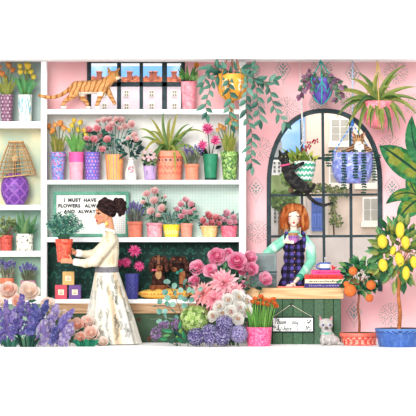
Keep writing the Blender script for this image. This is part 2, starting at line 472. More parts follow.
for x in (104.5, 126.5, 151.5, 174.5):
    for y in (93.5, 106.5):
        if x == 104.5 and y == 93.5: pass
        b = MB(); pb(b, x - 2.8, x + 2.8, y - 3.4, y + 3.4, -1.52, -1.49, (246, 244, 236))
        for px_ in (-1.15, 1.15):
            for py_ in (-1.6, 1.6): pb(b, x + px_ - .75, x + px_ + .75, y + py_ - 1.1, y + py_ + 1.1, -1.5, -1.485, (150, 150, 130))
        link('window', b, M_OUT, tr)
# beige house seen through the arch
hs = thing('stone_house', 'beige house with a blue door and white windows outside the arched window', 'house', (W(350, 200, -3).x, 3.3, 0))
b = MB(); a, c = W(306.5, 240, -3), W(400, 100, -3); b.box((a.x, 3, 0), (c.x, 3.8, c.z), (226, 208, 190)); link('wall', b, M_OUT, hs)
def house_window(x0, x1, y0, y1, nx, ny, sill=True):
    b = MB(); pb(b, x0, x1, y0, y1, -3, -2.95, (246, 244, 238)); link_ = link('window', b, M_OUT, hs)
    q = MB(); w = (x1 - x0 - 2) / nx; h = (y1 - y0 - 2) / ny
    for i in range(nx):
        for j in range(ny): pb(q, x0 + 1 + w * i + .6, x0 + 1 + w * (i + 1) - .6, y0 + 1 + h * j + .6, y0 + 1 + h * (j + 1) - .6, -2.96, -2.94, (172, 170, 158))
    link('pane', q, M_OUT, link_)
    if sill:
        q = MB(); pb(q, x0 - 1.5, x1 + 1.5, y1, y1 + 5, -3, -2.9, (240, 232, 218)); link('sill', q, M_OUT, link_)
house_window(330, 350, 118, 142, 2, 3); house_window(329, 350, 163, 184, 2, 2); house_window(362.5, 379, 197, 222, 2, 2); house_window(356, 377, 160, 184, 2, 2)
b = MB(); pb(b, 306.5, 328, 194, 236, -3, -2.93, (238, 228, 212)); link('door_surround', b, M_OUT, hs)
b = MB(); pb(b, 311.5, 323, 198, 231, -2.95, -2.88, (92, 122, 198))
for x in (314.3, 319.6):
    for y0, y1 in ((201, 211), (214.5, 227)): pb(b, x - 1.7, x + 1.7, y0, y1, -2.9, -2.865, (124, 152, 216)); pb(b, x - 1.1, x + 1.1, y0 + .8, y1 - .8, -2.87, -2.86, (86, 116, 192))
link('door', b, M_OUT, hs)
b = MB(); pb(b, 300, 305.5, 196, 236, -3, -2.9, (238, 232, 222)); link('pilaster', b, M_OUT, hs)
# climbing ivy
iv = MB()
for (x0, y0, x1, y1, n) in [(330, 186, 336, 226, 150), (308, 184, 332, 192, 120), (336, 187, 349, 196, 60), (303, 176, 312, 188, 40), (334, 216, 342, 227, 40)]:
    for i in range(n):
        p = W(x0 + (x1 - x0) * R(), y0 + (y1 - y0) * R(), -2.8 + R() * .12)
        dv = Vector((R() - .5, -.3, R() - .6)); iv.leaf(p, dv, .035, .03, Vector((0, -1, 0)), jit(random.choice([(108, 130, 62), (140, 152, 84), (84, 112, 70), (170, 176, 110)]), 14), n=2)
for pts in ([(334, 236), (333, 210), (332, 190), (318, 186), (304, 180)],): iv.tube([W(x, y, -2.87) for x, y in pts], .012, (110, 90, 60))
solo('climbing_ivy', iv, M_LEAF, 'green ivy climbing the beige house beside the blue door', 'climbing plant')
# garden, far white house, castle and trees beyond
b = MB(); a, c = W(262, 238, -5), W(312, 160, -5)
hp = [(262, 240), (312, 240), (312, 176), (302, 168), (292, 160), (282, 161), (272, 158), (262, 156)]
b.prism([W(x, y, -5) for x, y in hp], Vector((0, .6, 0)), (160, 188, 118)); struct('hills', b, wash('green_hill', (158, 184, 116), (196, 214, 150), 2.4))
ch = thing('far_cottage', 'small white cottage with tiny grey windows below the green hill', 'house', (W(286, 240, -4).x, 4.2, 0))
b = MB(); a, c = W(264, 240, -4), W(301, 206, -4); b.box((a.x, 4, 0), (c.x, 4.4, c.z), (240, 238, 234)); link('wall', b, M_OUT, ch)
for x in (275, 279, 283.5):
    for y in (209.5, 213.5, 217.5, 221.5): q = MB(); pb(q, x - 1, x + 1, y - 1.2, y + 1.2, -4, -3.98, (120, 124, 116)); link('window', q, M_OUT, ch)
cs = thing('grey_castle', 'grey castle tower with a white gatehouse on the hill outside the arched window', 'castle', W(278, 176, -4.4))
b = MB(); pb(b, 270, 282, 143, 161, -4.7, -4.4, (158, 160, 160)); pb(b, 273, 276.5, 138, 145, -4.7, -4.42, (150, 152, 154)); pb(b, 279, 281.5, 140, 145, -4.7, -4.42, (140, 144, 146)); link('tower', b, M_OUT, cs)
b = MB(); pb(b, 270, 281.5, 158, 175, -4.9, -4.35, (240, 238, 234)); link('gatehouse', b, M_OUT, cs)
for x in (274.5, 279):
    for y in (163, 167, 171): q = MB(); pb(q, x - 1, x + 1, y - 1.1, y + 1.1, -4.36, -4.33, (110, 116, 112)); link('window', q, M_OUT, cs)
def garden_tree(x, yb, yc, r, col, label, d):
    t = thing('garden_tree', label, 'tree', Vector((W(x, 0, d).x, -d, 0)), None)
    b = MB(); b.tube([Vector((W(x, 0, d).x, -d, 0)), W(x, yb, d), W(x + .5, yc, d)], [.05, .04, .02], (128, 100, 76)); link('trunk', b, M_WOODP, t)
    b = MB()
    for i in range(260):
        v = Vector((random.gauss(0, 1), random.gauss(0, 1), random.gauss(0, 1))).normalized() * (R() ** .4)
        p = W(x, yc, d) + Vector((v.x * r[0] * S, v.y * .12, v.z * r[1] * S))
        b.leaf(p, Vector((R() - .5, -.2, R() - .5)), .06, .05, Vector((0, -1, .2)), jit(col, 16), n=2)
    link('foliage', b, M_LEAF, t)
garden_tree(281, 222, 200, (14, 9), (128, 162, 84), 'leafy green tree with a brown trunk before the white cottage', -3.6)
garden_tree(291, 190, 178, (9, 9), (150, 182, 104), 'small pale green tree on the slope outside the arched window', -3.9)
gw = MB(); a, c = W(262, 237, -1.6), W(390, 237, -1.6); gw.box((a.x, 1.6, 0), (c.x, 1.75, a.z), (206, 202, 194)); struct('trim_1', gw, wash('grey_stone', (196, 192, 184), (216, 212, 204), 3))

GAIN = .86
# ---------------------------------------------------------------- shelving
def shelf_board(root, x0, x1, y0, y1, dep, mat=M_WHITE, name='shelf'):
    b = MB(); b.pbox(x0, x1, y0, y1, .012, dep, (255,) * 3); return link(name, b, mat, root, bevel=.003)
def panel(root, x0, x1, y0, y1, mat, name='back_panel', d=.010, extra=None):
    b = MB(); b.pbox(x0, x1, y0, y1, .004, d, (255,) * 3)
    if extra: extra(b)
    return link(name, b, mat, root)
DS = .34
su = thing('shelf_unit', 'wide white wall shelving filled with flower pots behind the florist', 'shelving', (W(144, 0, .2).x, -.2, 0))
shelf_board(su, 46.6, 239, 109.3, 114, DS); shelf_board(su, 46.6, 239, 180, 184.2, DS); shelf_board(su, 46.6, 239, 237.5, 242, DS)
b = MB(); a = W(41, 0, DS); c = W(46.4, 0, DS); b.box((a.x, -DS, 0), (c.x, -.012, TOP - .004), (255,) * 3); link('post', b, M_WHITE, su, bevel=.003)
b = MB(); a = W(239.2, 0, DS); c = W(246, 0, DS); b.box((a.x, -DS, 0), (c.x, -.012, TOP - .004), (255,) * 3); link('post', b, M_WHITE, su, bevel=.003)
panel(su, 46.6, 239, 114, 180, wash('speckled_white_panel', (240, 238, 232), (228, 228, 222), 14))
GAIN = .86
panel(su, 46.6, 239, 184.2, 237.5, dotted('pale_green_pegboard', (206, 222, 210), (192, 212, 202), (168, 190, 180), 3.1 * S, .16), 'pegboard')
GAIN = .86
m_damask = wash('dark_green_damask', (26, 48, 44), (38, 66, 58), 5); m_dmot = wash('damask_scroll', (44, 92, 80), (62, 116, 100), 9)
def damask(b):
    def lf(x, y, ang, L, w):
        dx, dy = cos(ang), sin(ang)
        P = [(x, y), (x + dx * L * .5 + dy * w, y + dy * L * .5 - dx * w), (x + dx * L, y + dy * L), (x + dx * L * .5 - dy * w, y + dy * L * .5 + dx * w)]
        b.add([W(p, q, .0135) for p, q in P], [(0, 1, 2, 3)], (60, 110, 96), False, 1)
    for r_ in range(5):
        for c_ in range(12):
            x = 54 + c_ * 17 + (8.5 if r_ % 2 else 0); y = 249 + r_ * 12
            if x > 234: continue
            for k in range(-3, 4):
                lf(x, y + 3, -pi / 2 + k * .42, 6.2 - abs(k) * .7, .9)
            for sgn in (-1, 1):
                lf(x + sgn * 1.5, y + 3.4, pi / 2 - sgn * .9, 4, .8); lf(x + sgn * 4.2, y + 5, -pi / 2 + sgn * .9, 3.2, .8); lf(x + sgn * 6, y - 1, -pi / 2 - sgn * .3, 3.4, .7)
panel(su, 46.6, 239, 242, 300.5, [m_damask, m_dmot], 'wallpaper_panel', extra=damask)

GAIN = .86
su2 = thing('narrow_shelf_unit', 'narrow white shelving with a wicker lamp and potted plants', 'shelving', (W(15, 0, .2).x, -.2, 0))
for y0, y1 in ((121.5, 128), (205, 210), (251, 256.5), (296.5, 304)): shelf_board(su2, -22, 40.8, y0, y1, DS)
b = MB(); a = W(-28, 0, DS); c = W(-22.2, 0, DS); b.box((a.x, -DS, 0), (c.x, -.012, TOP - .004), (255,) * 3); link('post', b, M_WHITE, su2)
panel(su2, -22, 40.8, 62.5, 121.5, wash('grey_green_panel', (174, 188, 182), (150, 168, 164), 2))
panel(su2, -22, 40.8, 128, 205, wash('straw_and_sage_panel', (224, 216, 176), (164, 190, 174), 1.7, lo=.4, hi=.6))
panel(su2, -22, 40.8, 210, 251, wash('sage_panel', (166, 196, 178), (150, 182, 166), 3))
panel(su2, -22, 40.8, 256.5, 296.5, wash('green_panel', (152, 188, 162), (168, 198, 176), 3))
panel(su2, -22, 40.8, 304, 338, wash('pale_green_panel', (182, 206, 184), (166, 196, 172), 3))

# potting bench under the shelves
pbn = thing('potting_bench', 'long bench with white top and wooden edge below the dark green wallpaper', 'bench', (W(143, 0, .3).x, -.3, 0))
DB = .50
b = MB(); b.pbox(46.6, 239, 299.5, 303.2, .02, DB, (255,) * 3); link('bench_top', b, M_WHITE, pbn)
b = MB(); b.pbox(46.6, 239, 303.3, 313.5, .40, DB, (190, 150, 110)); GAIN = .86; link('edge_board', b, wood('bench_wood', (150, 110, 78), (206, 170, 130), (1.2, 6, 26)), pbn, bevel=.003)
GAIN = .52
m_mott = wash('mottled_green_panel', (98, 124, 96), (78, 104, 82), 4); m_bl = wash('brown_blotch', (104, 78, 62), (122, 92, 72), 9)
b = MB(); a, c = W(46.6, 313, .46), W(239, 313.3, .46); b.box((a.x, -.46, 0), (c.x, -.42, c.z), (255,) * 3)
for i in range(70):
    x = 60 + 175 * R(); y = 316 + 24 * R(); r = 1 + 2 * R() ** 2
    b.add([W(x, y, .462) + Vector((cos(q * pi / 4) * r * S * (.7 + .6 * R()), 0, sin(q * pi / 4) * r * S * (.7 + .6 * R()))) for q in range(8)], [tuple(range(8))], (104, 78, 62), False, 1)
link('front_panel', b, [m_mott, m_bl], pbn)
BENCH = Z(299.5, DB) + .0015

GAIN = .86
# sales counter
CD = .98; CT = Z(288, CD)
ctr = thing('sales_counter', 'green plank sales counter with a pale wooden top', 'counter', (W(294, 0, .7).x, -.7, 0))
b = MB(); a, c = W(246.5, 298.8, CD), W(343.5, 288, CD); b.box((a.x, -CD, a.z), (c.x, -.44, CT), (222, 180, 132)); link('worktop', b, wood('pale_worktop_wood', (208, 162, 112), (236, 198, 150), (1.2, 6, 22)), ctr, bevel=.004)
b = MB(); a, c = W(248, 298.8, CD - .03), W(341, 298.8, CD - .03); b.box((a.x, -CD + .045, 0), (c.x, -.48, c.z), (38, 56, 44))
xsn = [248, 253, 262.5, 272.5, 282.5, 293, 302.8, 314, 324, 333.5, 341]
for x0, x1 in zip(xsn, xsn[1:]):
    p, q = W(x0 + .35, 0, CD - .03), W(x1 - .35, 0, CD - .03); b.box((p.x, -CD + .03, 0), (q.x, -CD + .05, c.z), jit((76, 104, 80), 7))
link('plank_front', b, paint('green_plank', .8, .8, 1.15, 40, .1), ctr)
GAIN = .86
# ---------------------------------------------------------------- pots and plants
SOIL = (74, 56, 44)
def pot(root, cx, wt, wb, h, zb, d, colf, rim=None, name='pot', prof=None, lip=.6, mat=None, sy=1., seg=72):
    """wt, wb: widths at mouth and foot, h: height, all in picture units; zb: floor or shelf height"""
    k = sc(d); rt, rb, hh = wt * k / 2, wb * k / 2, h * k
    base = Vector((W(cx, 0, d).x, -d, zb))
    if prof: P = [(0, 0)] + [(r * k, z * k) for r, z in prof]
    elif rim: P = [(0, 0), (rb * .97, 0), (rb, .003), (rt - .09 * rt, hh - rim * k), (rt, hh - rim * k + .002), (rt, hh)]
    else: P = [(0, 0), (rb * .97, 0), (rb, .003), (rt, hh)]
    r_in = P[-1][0] - lip * k; zt = P[-1][1]
    P += [(r_in, zt), (r_in * .97, zt - 1.6 * k), (0, zt - 1.5 * k)]
    zc = (zt - 1.4 * k) / k
    n_out = len(P) - 3
    b = MB(); b.lathe(P[:n_out + 1], base, seg, colf, k, sy)
    top = MB(); b.lathe([P[n_out], (P[n_out][0] * .97, zt - 1.6 * k), (0, zt - 1.5 * k)], base, 32, SOIL, k, sy, 4)
    return link(name, b, mat or M_POT, root)
def plant(name, label, cat, cx, zb, d, group=None): return thing(name, label, cat, Vector((W(cx, 0, d).x, -d, zb)), group)
def tulip_bloom(c, r, pal, ax=None):
    c = c.copy()
    b = MB(); b.cup(c, r, ax or Vector((R() - .5, -.35, 1.3)), [(3, .6, 2.2, 1.2, .1), (3, .75, 2.1, 1.15, .12), (4, .85, 1.95, 1.1, .15)], pal, 3, 4); b.v = [Vector((p.x, p.y, c.z + (p.z - c.z) * 1.45)) for p in b.v]; return b
def tulips(root, mouth, flowers, pal, leafc, nleaf=8, hL=22, dz=.05, stemc=(120, 150, 70), lw=3.2, spf=.42):
    """mouth: (x, y, d) of the pot mouth; flowers: list of (x, y, r)"""
    mx, my, d = mouth; k = sc(d); fol = MB()
    for x, y, r in flowers:
        dd = d + (R() - .4) * dz * 2; top = W(x, y + r * .6, dd); p0 = W(mx + (x - mx) * .3, my + 1, d)
        fol.tube(bez(p0, W(mx + (x - mx) * .55, (my + y) / 2, d), top, 6), .55 * k, jit(stemc, 12), 5)
        link('flower', tulip_bloom(W(x, y + r * .25, dd), r * k * 1.1, pal), M_PETAL, root)
    for i in range(nleaf):
        s_ = (i + .5) / nleaf * 2 - 1; lx = mx + s_ * 4; L = hL * (.55 + .45 * R()) * (1 - .15 * abs(s_)); sp = s_ * hL * spf
        P = bez(W(lx, my + 1, d + (R() - .5) * dz), W(lx + sp * .3, my - L * .6, d + .02), W(lx + sp * (1 + .3 * R()), my - L * (.85 + .2 * R()), d + .04 + R() * dz), 7)
        fol.blade(P, lw * k * (.8 + .5 * R()), Vector((R() - .5, -1, .2)), jit(random.choice(leafc), 16))
    return link('foliage', fol, M_LEAF, root)
def rose_bloom(c, r, pal, ax=None, edge=None, full=1):
    b = MB(); ax = ax or Vector(((R() - .5) * .9, -1.1, .55 + R() * .4))
    L = [(3, .34, 2.2, 1.25, .1), (4, .52, 1.95, 1.1, .18), (5, .74, 1.65, .95, .22), (6, 1., 1.35, .85, .2)]
    if full == 0: L = L[1:]
    b.cup(c + ax.normalized() * r * .25, r * .95, ax, L, pal, 3, 3, edge); return b
def leafy(fol, c, n, spread, L, w, pal, d, up=.4, shape='o', depth=.05):
    for i in range(n):
        a = R() * 6.28; q = sqrt(R()); p = W(c[0] + cos(a) * spread[0] * q, c[1] + sin(a) * spread[1] * q, d + (R() - .4) * depth * 2)
        k = sc(d); dv = Vector((cos(a) + (R() - .5), -.5 + R() * .4, -sin(a) * .6 + up + (R() - .5)))
        fol.leaf(p, dv, L * k * (.7 + .6 * R()), w * k, Vector((R() - .5, -1, .4)), jit(random.choice(pal), 16), n=3, shape=shape)
def stems(fol, mouth, tips, col, r=.35):
    mx, my, d = mouth; k = sc(d)
    for x, y in tips: fol.tube(bez(W(mx + (x - mx) * .25, my + 1, d), W(mx + (x - mx) * .5, (my + y) / 2, d), W(x, y, d + .02), 5), r * k, jit(col, 10), 5)
def lavender(root, mouth, n, spread, h, pal, leafc, d, flower=True, name='flower_spike', h2=None, sp=.5):
    mx, my = mouth; k = sc(d); fol = MB()
    for i in range(n * 5):
        s_ = R() * 2 - 1; L = h * (.35 + .4 * R()); x0 = mx + s_ * spread * .45
        P = bez(W(x0, my + 1, d + (R() - .5) * .08), W(x0 + s_ * 1, my - L * .5, d), W(mx + s_ * spread * (.7 + .4 * R()), my - L, d + (R() - .4) * .1), 4)
        fol.blade(P, 1.1 * k, Vector((R() - .5, -1, 0)), jit(random.choice(leafc), 18))
    for i in range(n):
        s_ = ((i + .5) / n * 2 - 1) * (.9 + .2 * R()); L = h * (.78 + .28 * R()) * (1 - .18 * s_ * s_); dd = d + (R() - .4) * .1
        x1 = mx + s_ * spread; P = bez(W(mx + s_ * spread * .4, my, d), W(mx + s_ * spread * .7, my - L * .5, dd), W(x1, my - L, dd), 6)
        fol.tube(P, .25 * k, jit(leafc[0], 8), 4)
        if flower:
            b = MB(); a, c = P[-2], P[-1]; dv = (c - a).normalized()
            m = 11
            for j in range(m):
                t = j / m; p = c - dv * (t * h * .3 * k) + Vector((R() - .5, R() - .5, R() - .5)) * 1.0 * k * (.6 + t)
                b.octa(p, (.62 + .3 * R()) * k, jit(random.choice(pal), 14))
            link(name, b, M_PETAL, root)
    link('foliage', fol, M_LEAF, root)
# pot decorations -------------------------------------------------
def plain(c, a=6): return lambda u, v: jit(c, a)
def spk(base, dots, pitch=3., r=.9):
    def f(u, v):
        i = math.floor(v / pitch); uu = u / pitch + (.5 if i % 2 else 0); x = uu - math.floor(uu) - .5; y = v / pitch - i - .5
        j = math.floor(uu) + i * 7
        return jit(dots[j % len(dots)], 6) if x * x + y * y < (r / pitch) ** 2 else jit(base, 5)
    return f
def blot(base, cols, sc_=.5, th=.18):
    def f(u, v):
        for i, c in enumerate(cols):
            if vn(u * sc_ + 13.1 * i, v * sc_ + 7.7 * i, i * 3.3) > th: return jit(c, 8)
        return jit(base, 5)
    return f
SH = {1: Z(109.3, DS), 2: Z(180, DS), 3: Z(237.5, DS), 'A': Z(121.5, DS), 'B': Z(205, DS), 'C': Z(251, DS), 'D': Z(296.5, DS)}
SH = {k_: v_ + .0015 for k_, v_ in SH.items()}
DP = .19
GR = [(92, 150, 84), (122, 172, 96), (74, 128, 76), (150, 182, 100)]
TEAL = [(52, 112, 92), (74, 138, 112), (36, 88, 74), (98, 156, 130)]
DK = [(28, 66, 52), (44, 92, 68), (20, 48, 42), (70, 112, 78)]

# --- narrow shelving, top: two vases of tulips
t = plant('tulip_vase', 'plum vase with pale dots holding orange tulips on the narrow shelving', 'vase', 6.5, SH['A'], DP)
pot(t, 6.5, 14, 11, 27, SH['A'], DP, spk((118, 76, 98), [(204, 176, 190), (166, 120, 146)], 3.6, 1.1), name='vase')
tulips(t, (6.5, 95, DP), [(2.5, 72.5, 3), (8.5, 64, 3.2), (12.5, 69, 2.8), (-1.5, 66, 3), (5, 77, 2.4)], [(242, 150, 70), (250, 172, 92), (236, 132, 56)], [(150, 150, 66), (120, 138, 60), (168, 164, 84)], 9, 24)
t = plant('tulip_vase', 'cream and blue brushed vase holding yellow tulips on the narrow shelving', 'vase', 25, SH['A'], DP)
def ikat(u, v):
    n = vn(u * .9, v * .13, 4.) + .35 * vn(u * 2, v * .5, 8)
    return jit((132, 186, 200), 9) if n > (.05 if 6 < v < 24 else .28) else jit((240, 236, 218), 4)
pot(t, 25, 14.5, 13, 27, SH['A'], DP, ikat, name='vase')
tulips(t, (25, 95, DP), [(20.5, 70.5, 3), (20, 65, 2.6), (27.5, 64.5, 3.4), (30.5, 70.5, 2.8), (33.5, 76, 2.8), (26, 71, 2.4)], [(248, 216, 60), (252, 228, 96), (242, 200, 44)], [(100, 170, 100), (74, 146, 84), (132, 188, 110)], 9, 25)

GAIN = .86
# --- wicker lamp
t = plant('table_lamp', 'purple table lamp with an open wicker shade', 'lamp', 15, SH['B'], DP)
def lampc(u, v):
    a = (u * .62 + v * .62) / 7.2; b_ = (u * .62 - v * .62) / 7.2
    fa, fb = abs(a - round(a)), abs(b_ - round(b_))
    if min(fa, fb) < .11: return jit((148, 92, 176), 6)
    if abs(max(abs(abs(fa) - .3), abs(abs(fb) - .3))) < .07: return jit((84, 46, 124), 6)
    return jit((112, 62, 152), 6)
pot(t, 15, 9, 18, 32, SH['B'], DP, lampc, name='base', prof=[(8.5, 0), (9.2, .4), (10, 2.5), (13, 8), (14.3, 14), (14, 20), (12, 26), (8, 30.5), (4.5, 32)], lip=.3)
b = MB(); k = sc(DP); zc = SH['B'] + 31.5 * k; b.tube([Vector((t.location.x, -DP, zc)), Vector((t.location.x, -DP, zc + 12 * k))], .018, (120, 84, 60), 8); b.ell((t.location.x, -DP, zc + 15 * k), (.035, .035, .045), (226, 196, 150)); link('lamp_holder', b, M_WOODP, t)
b = MB(); cxs = W(16, 0, DP).x
def shade(t_, a):
    z = Z(176 - 33.5 * t_, DP); r = (20.3 - 13 * t_ + 1.0 * sin(pi * t_)) * k
    z += (.9 * sin(a * 1.0) * k * 4) * (1 - t_) * .6
    return Vector((cxs + r * sin(a), -DP - r * cos(a) * .67, z))
tan = [(206, 166, 116), (184, 140, 92), (222, 186, 136), (168, 124, 80)]
for i in range(28):
    a0 = 2 * pi * i / 28
    b.tube([shade(q / 8, a0 + .12 * sin(i)) for q in range(9)], .3 * k, random.choice(tan), 4)
for j in range(10):
    b.tube([shade(j / 9, 2 * pi * q / 40) for q in range(41)], (.34 if j % 9 else .75) * k, random.choice(tan), 4)
for q in range(3): b.tube([shade(1, 2 * pi * i / 40) + Vector((0, 0, q * .5 * k)) for i in range(41)], .6 * k, tan[q], 4)
link('lamp_shade', b, M_ROPE, t)

GAIN = .86
# --- narrow shelving, third bay
t = plant('potted_plant', 'small red pot of round pale leaves beside the floral white pot', 'potted plant', 6, SH['C'], DP)
pot(t, 6, 14, 12, 15.5, SH['C'], DP, blot((196, 74, 62), [(216, 104, 84), (170, 56, 52)], .5), rim=3.5)
f = MB(); tips = []
for i in range(34):
    x, y = 6 + (R() - .5) * 20, 226 + (R() - .5) * 18; tips.append((x, y)); p = W(x, y, DP + .02 + R() * .06)
    for q in range(3): f.leaf(p, Vector((R() - .5, -.4, R() - .5)), 3 * k, 2.8 * k, Vector((0, -1, .3)), jit(random.choice([(150, 170, 104), (178, 190, 130), (112, 136, 78), (92, 116, 72)]), 12), n=3, shape='r')
stems(f, (6, 236, DP), tips, (130, 110, 90)); link('foliage', f, M_LEAF, t)
t = plant('potted_plant', 'white pot with black floral print and big upright pointed leaves', 'potted plant', 24.5, SH['C'], DP)
def floralw(u, v):
    q = vn(u * .42 + 3, v * .42, 1.7); e = vn(u * 1.1, v * 1.1, 9)
    return jit((86, 88, 80), 12) if q > .2 and e > -.12 else jit((242, 238, 220), 4)
pot(t, 24.5, 17, 16.5, 17, SH['C'], DP, floralw)
f = MB()
for (x, y, w_) in [(17, 211, 6), (22.5, 210, 6.5), (38, 214, 7), (33, 224, 6), (38.5, 229, 5), (14.5, 221, 5), (27, 218, 6), (30, 214, 5)]:
    P0 = W(24.5 + (x - 24.5) * .25, 235, DP); P1 = W(x, y, DP + .03 + R() * .05)
    g_ = random.choice([(112, 158, 104), (84, 138, 86), (140, 176, 116), (66, 116, 74)])
    f.leaf(P0, P1 - P0, (P1 - P0).length, w_ * k, Vector((0, -1, .3)), g_, -.05, 7, 'l', mid=mixc(g_, (40, 90, 60), .35))
link('foliage', f, M_LEAF, t)

# --- narrow shelving, lavender bay
LAV = [(92, 84, 168), (122, 108, 192), (150, 134, 206), (80, 66, 150)]
t = plant('lavender_pot', 'lavender in an orange pot on the low bay of the narrow shelving', 'potted plant', 7, SH['D'], DP)
pot(t, 7, 14, 11, 18, SH['D'], DP, plain((222, 120, 84)), rim=5)
lavender(t, (7, 279, DP)[:2], 12, 9.5, 21, LAV, [(140, 138, 116), (118, 122, 96), (168, 164, 140)], DP)
t = plant('lavender_pot', 'violet lavender in a mauve pot close to the white post', 'potted plant', 28, SH['D'], DP)
pot(t, 28, 15.5, 12.5, 15.5, SH['D'], DP, plain((190, 132, 150)), rim=4)
lavender(t, (28, 282), 13, 9, 19, [(84, 76, 172), (108, 96, 190), (136, 120, 204)], [(112, 118, 92), (134, 140, 110)], DP)

# --- top bay vase
t = plant('leafy_vase', 'pink vase of green leaves beside the dark oblong window', 'vase', 188.6, SH[1], DP)
pot(t, 188.6, 15.5, 12.5, 28, SH[1], DP, blot((240, 146, 158), [(248, 170, 178), (228, 126, 142)], .25, .2), name='vase')
f = MB()
for i in range(26):
    x, y = 189 + (R() - .5) * 22, 63 + R() * 15; P0 = W(189 + (x - 189) * .25, 82, DP); P1 = W(x, max(63.5, y), DP + R() * .1)
    f.leaf(P0.lerp(P1, .35), P1 - P0, (P1 - P0).length * .7, 3.2 * k, Vector((R() - .5, -1, .2)), jit(random.choice([(132, 190, 100), (104, 166, 84), (160, 206, 124), (84, 150, 84)]), 10), .1, 4, 'l')
    f.tube([P0, P1], .25 * k, (110, 160, 84), 4)
link('foliage', f, M_LEAF, t)
b = MB(); b.cup(W(196.5, 65, DP + .04), 2.6 * k, Vector((.2, -1, .3)), [(4, .6, 1.9, 1.1, .1), (5, .95, 1.5, 1, .2)], [(246, 178, 72), (240, 158, 52)], 3, 3); link('flower', b, M_PETAL, t)

# --- row of pots on the long shelf
t = plant('tulip_vase', 'blue vase with a painted flower print holding orange tulips', 'vase', 58, SH[2], DP)
pot(t, 58, 16, 11.5, 28, SH[2], DP, blot((118, 158, 220), [(206, 84, 128), (70, 130, 170), (226, 150, 190), (60, 90, 180)], .75, .27), rim=5, name='vase')
tulips(t, (58, 153, DP), [(48.5, 125, 2.8), (53, 129, 2.6), (60, 122, 3.1), (64, 127, 2.8), (55, 124, 2.6), (51.5, 131, 2.2)], [(246, 156, 62), (250, 178, 90), (238, 136, 50)], [(150, 152, 70), (124, 140, 66), (176, 168, 92)], 10, 25, spf=.2)
t = plant('tulip_pot', 'pink pot with a darker pink band holding yellow tulips', 'potted plant', 76.5, SH[2], DP)
pot(t, 76.5, 15.5, 13, 28, SH[2], DP, lambda u, v: jit((232, 92, 158), 5) if v > 18 else jit((244, 164, 178), 6))
tulips(t, (76.5, 153, DP), [(72, 124, 2.8), (80, 121.5, 2.8), (84.5, 129, 2.6), (78.5, 129, 2.8), (74, 119.5, 2.4), (86, 134, 2.2), (69, 129, 2.2)], [(250, 214, 48), (252, 226, 84), (244, 192, 40)], [(112, 176, 86), (140, 190, 100), (88, 150, 74)], 10, 25)
def roses(t, mouth, fl, pal, leaf, nleaf, spread, c, stemc=(70, 120, 84), L=5, w=3.4, up=.3, d=DP, edge=(255, 226, 222), shape='o', rr=.98):
    f = MB(); stems(f, mouth, [(x, y) for x, y, r in fl], stemc); leafy(f, c, nleaf, spread, L, w, leaf, d, up, shape)
    for x, y, r in fl: link('flower', rose_bloom(W(x, y, d + .06 + R() * .05), r * sc(d) * rr, pal, edge=edge), M_PETAL, t)
    link('foliage', f, M_LEAF, t)
PINK = [(240, 140, 150), (246, 166, 172), (232, 112, 130), (250, 190, 192)]
t = plant('rose_pot', 'violet speckled pot of bright pink roses on the long shelf', 'potted plant', 92.5, SH[2], DP)
pot(t, 92.5, 15.5, 14.5, 28, SH[2], DP, spk((112, 96, 186), [(224, 150, 190), (196, 180, 230), (234, 120, 140)], 3.4, .75))
roses(t, (92.5, 153, DP), [(89, 129, 4), (97, 128, 4), (94, 139, 4.2), (109, 128, 4.2), (107, 139, 4), (102.5, 149, 3.6), (86.5, 138, 3), (100, 135, 3)], [(240, 122, 136), (246, 150, 158), (230, 96, 118)], TEAL, 46, (13, 11), (96, 141), L=6, w=3.6)
t = plant('rose_pot', 'orange and pink striped pot of pale roses on tall teal stems', 'potted plant', 114.5, SH[2], DP)
pot(t, 114.5, 19, 15.5, 25.5, SH[2], DP, lambda u, v: jit((248, 178, 80), 5) if (u * 28 / (22 + v * .25) / 3.1) % 1 < .55 else jit((240, 140, 128), 5))
roses(t, (114.5, 155, DP + .02), [(104, 119.5, 3.4), (98, 121, 2.8), (112, 124, 4), (121, 119.5, 4.2), (116, 119, 3), (125, 126, 3.6), (131, 124, 4.4), (134, 135, 3.8), (109, 119, 3), (120, 128, 3)], [(236, 170, 166), (244, 194, 188), (224, 146, 148), (248, 214, 206)], [(40, 130, 112), (66, 150, 130), (30, 104, 92)], 22, (16, 14), (117, 135), stemc=(60, 150, 132), L=7, w=2.4, shape='l')
t = plant('flower_bottle', 'white bottle vase with a pink flower print and dark foliage', 'vase', 131, SH[2], DP + .08)
def printw(u, v):
    x, y = u, v - 10.5
    if x * x / 12 + y * y / 16 < 1: return jit((216, 120, 148), 16) if vn(u * .9, v * .9, 2) > -.05 else jit((120, 150, 110) if vn(u, v, 5) > 0 else (242, 236, 230), 10)
    return jit((246, 242, 232), 3)
pot(t, 131, 6, 10, 22, SH[2], DP + .08, printw, name='vase', prof=[(5, 0), (5.6, .6), (5.8, 5), (5.4, 9), (3.6, 14), (2.6, 17), (2.6, 20.5), (3.1, 22)], lip=.3)
roses(t, (131, 158, DP + .08), [(128, 138, 2.6), (136, 139, 3.4)], [(242, 180, 178), (248, 206, 200)], [(34, 78, 70), (20, 52, 50), (56, 104, 88)], 40, (9, 8), (131, 149), L=6, w=2.8, d=DP + .08)
t = plant('flowering_pot', 'small lilac pot with tiny pink blooms beside the coral pot', 'potted plant', 150, SH[2], .31)
pot(t, 150, 13.5, 11, 14, SH[2], .31, plain((190, 160, 210)))
f = MB(); leafy(f, (150, 161), 50, (6.5, 5), 4, 2.6, DK, .31, .5); link('foliage', f, M_LEAF, t)
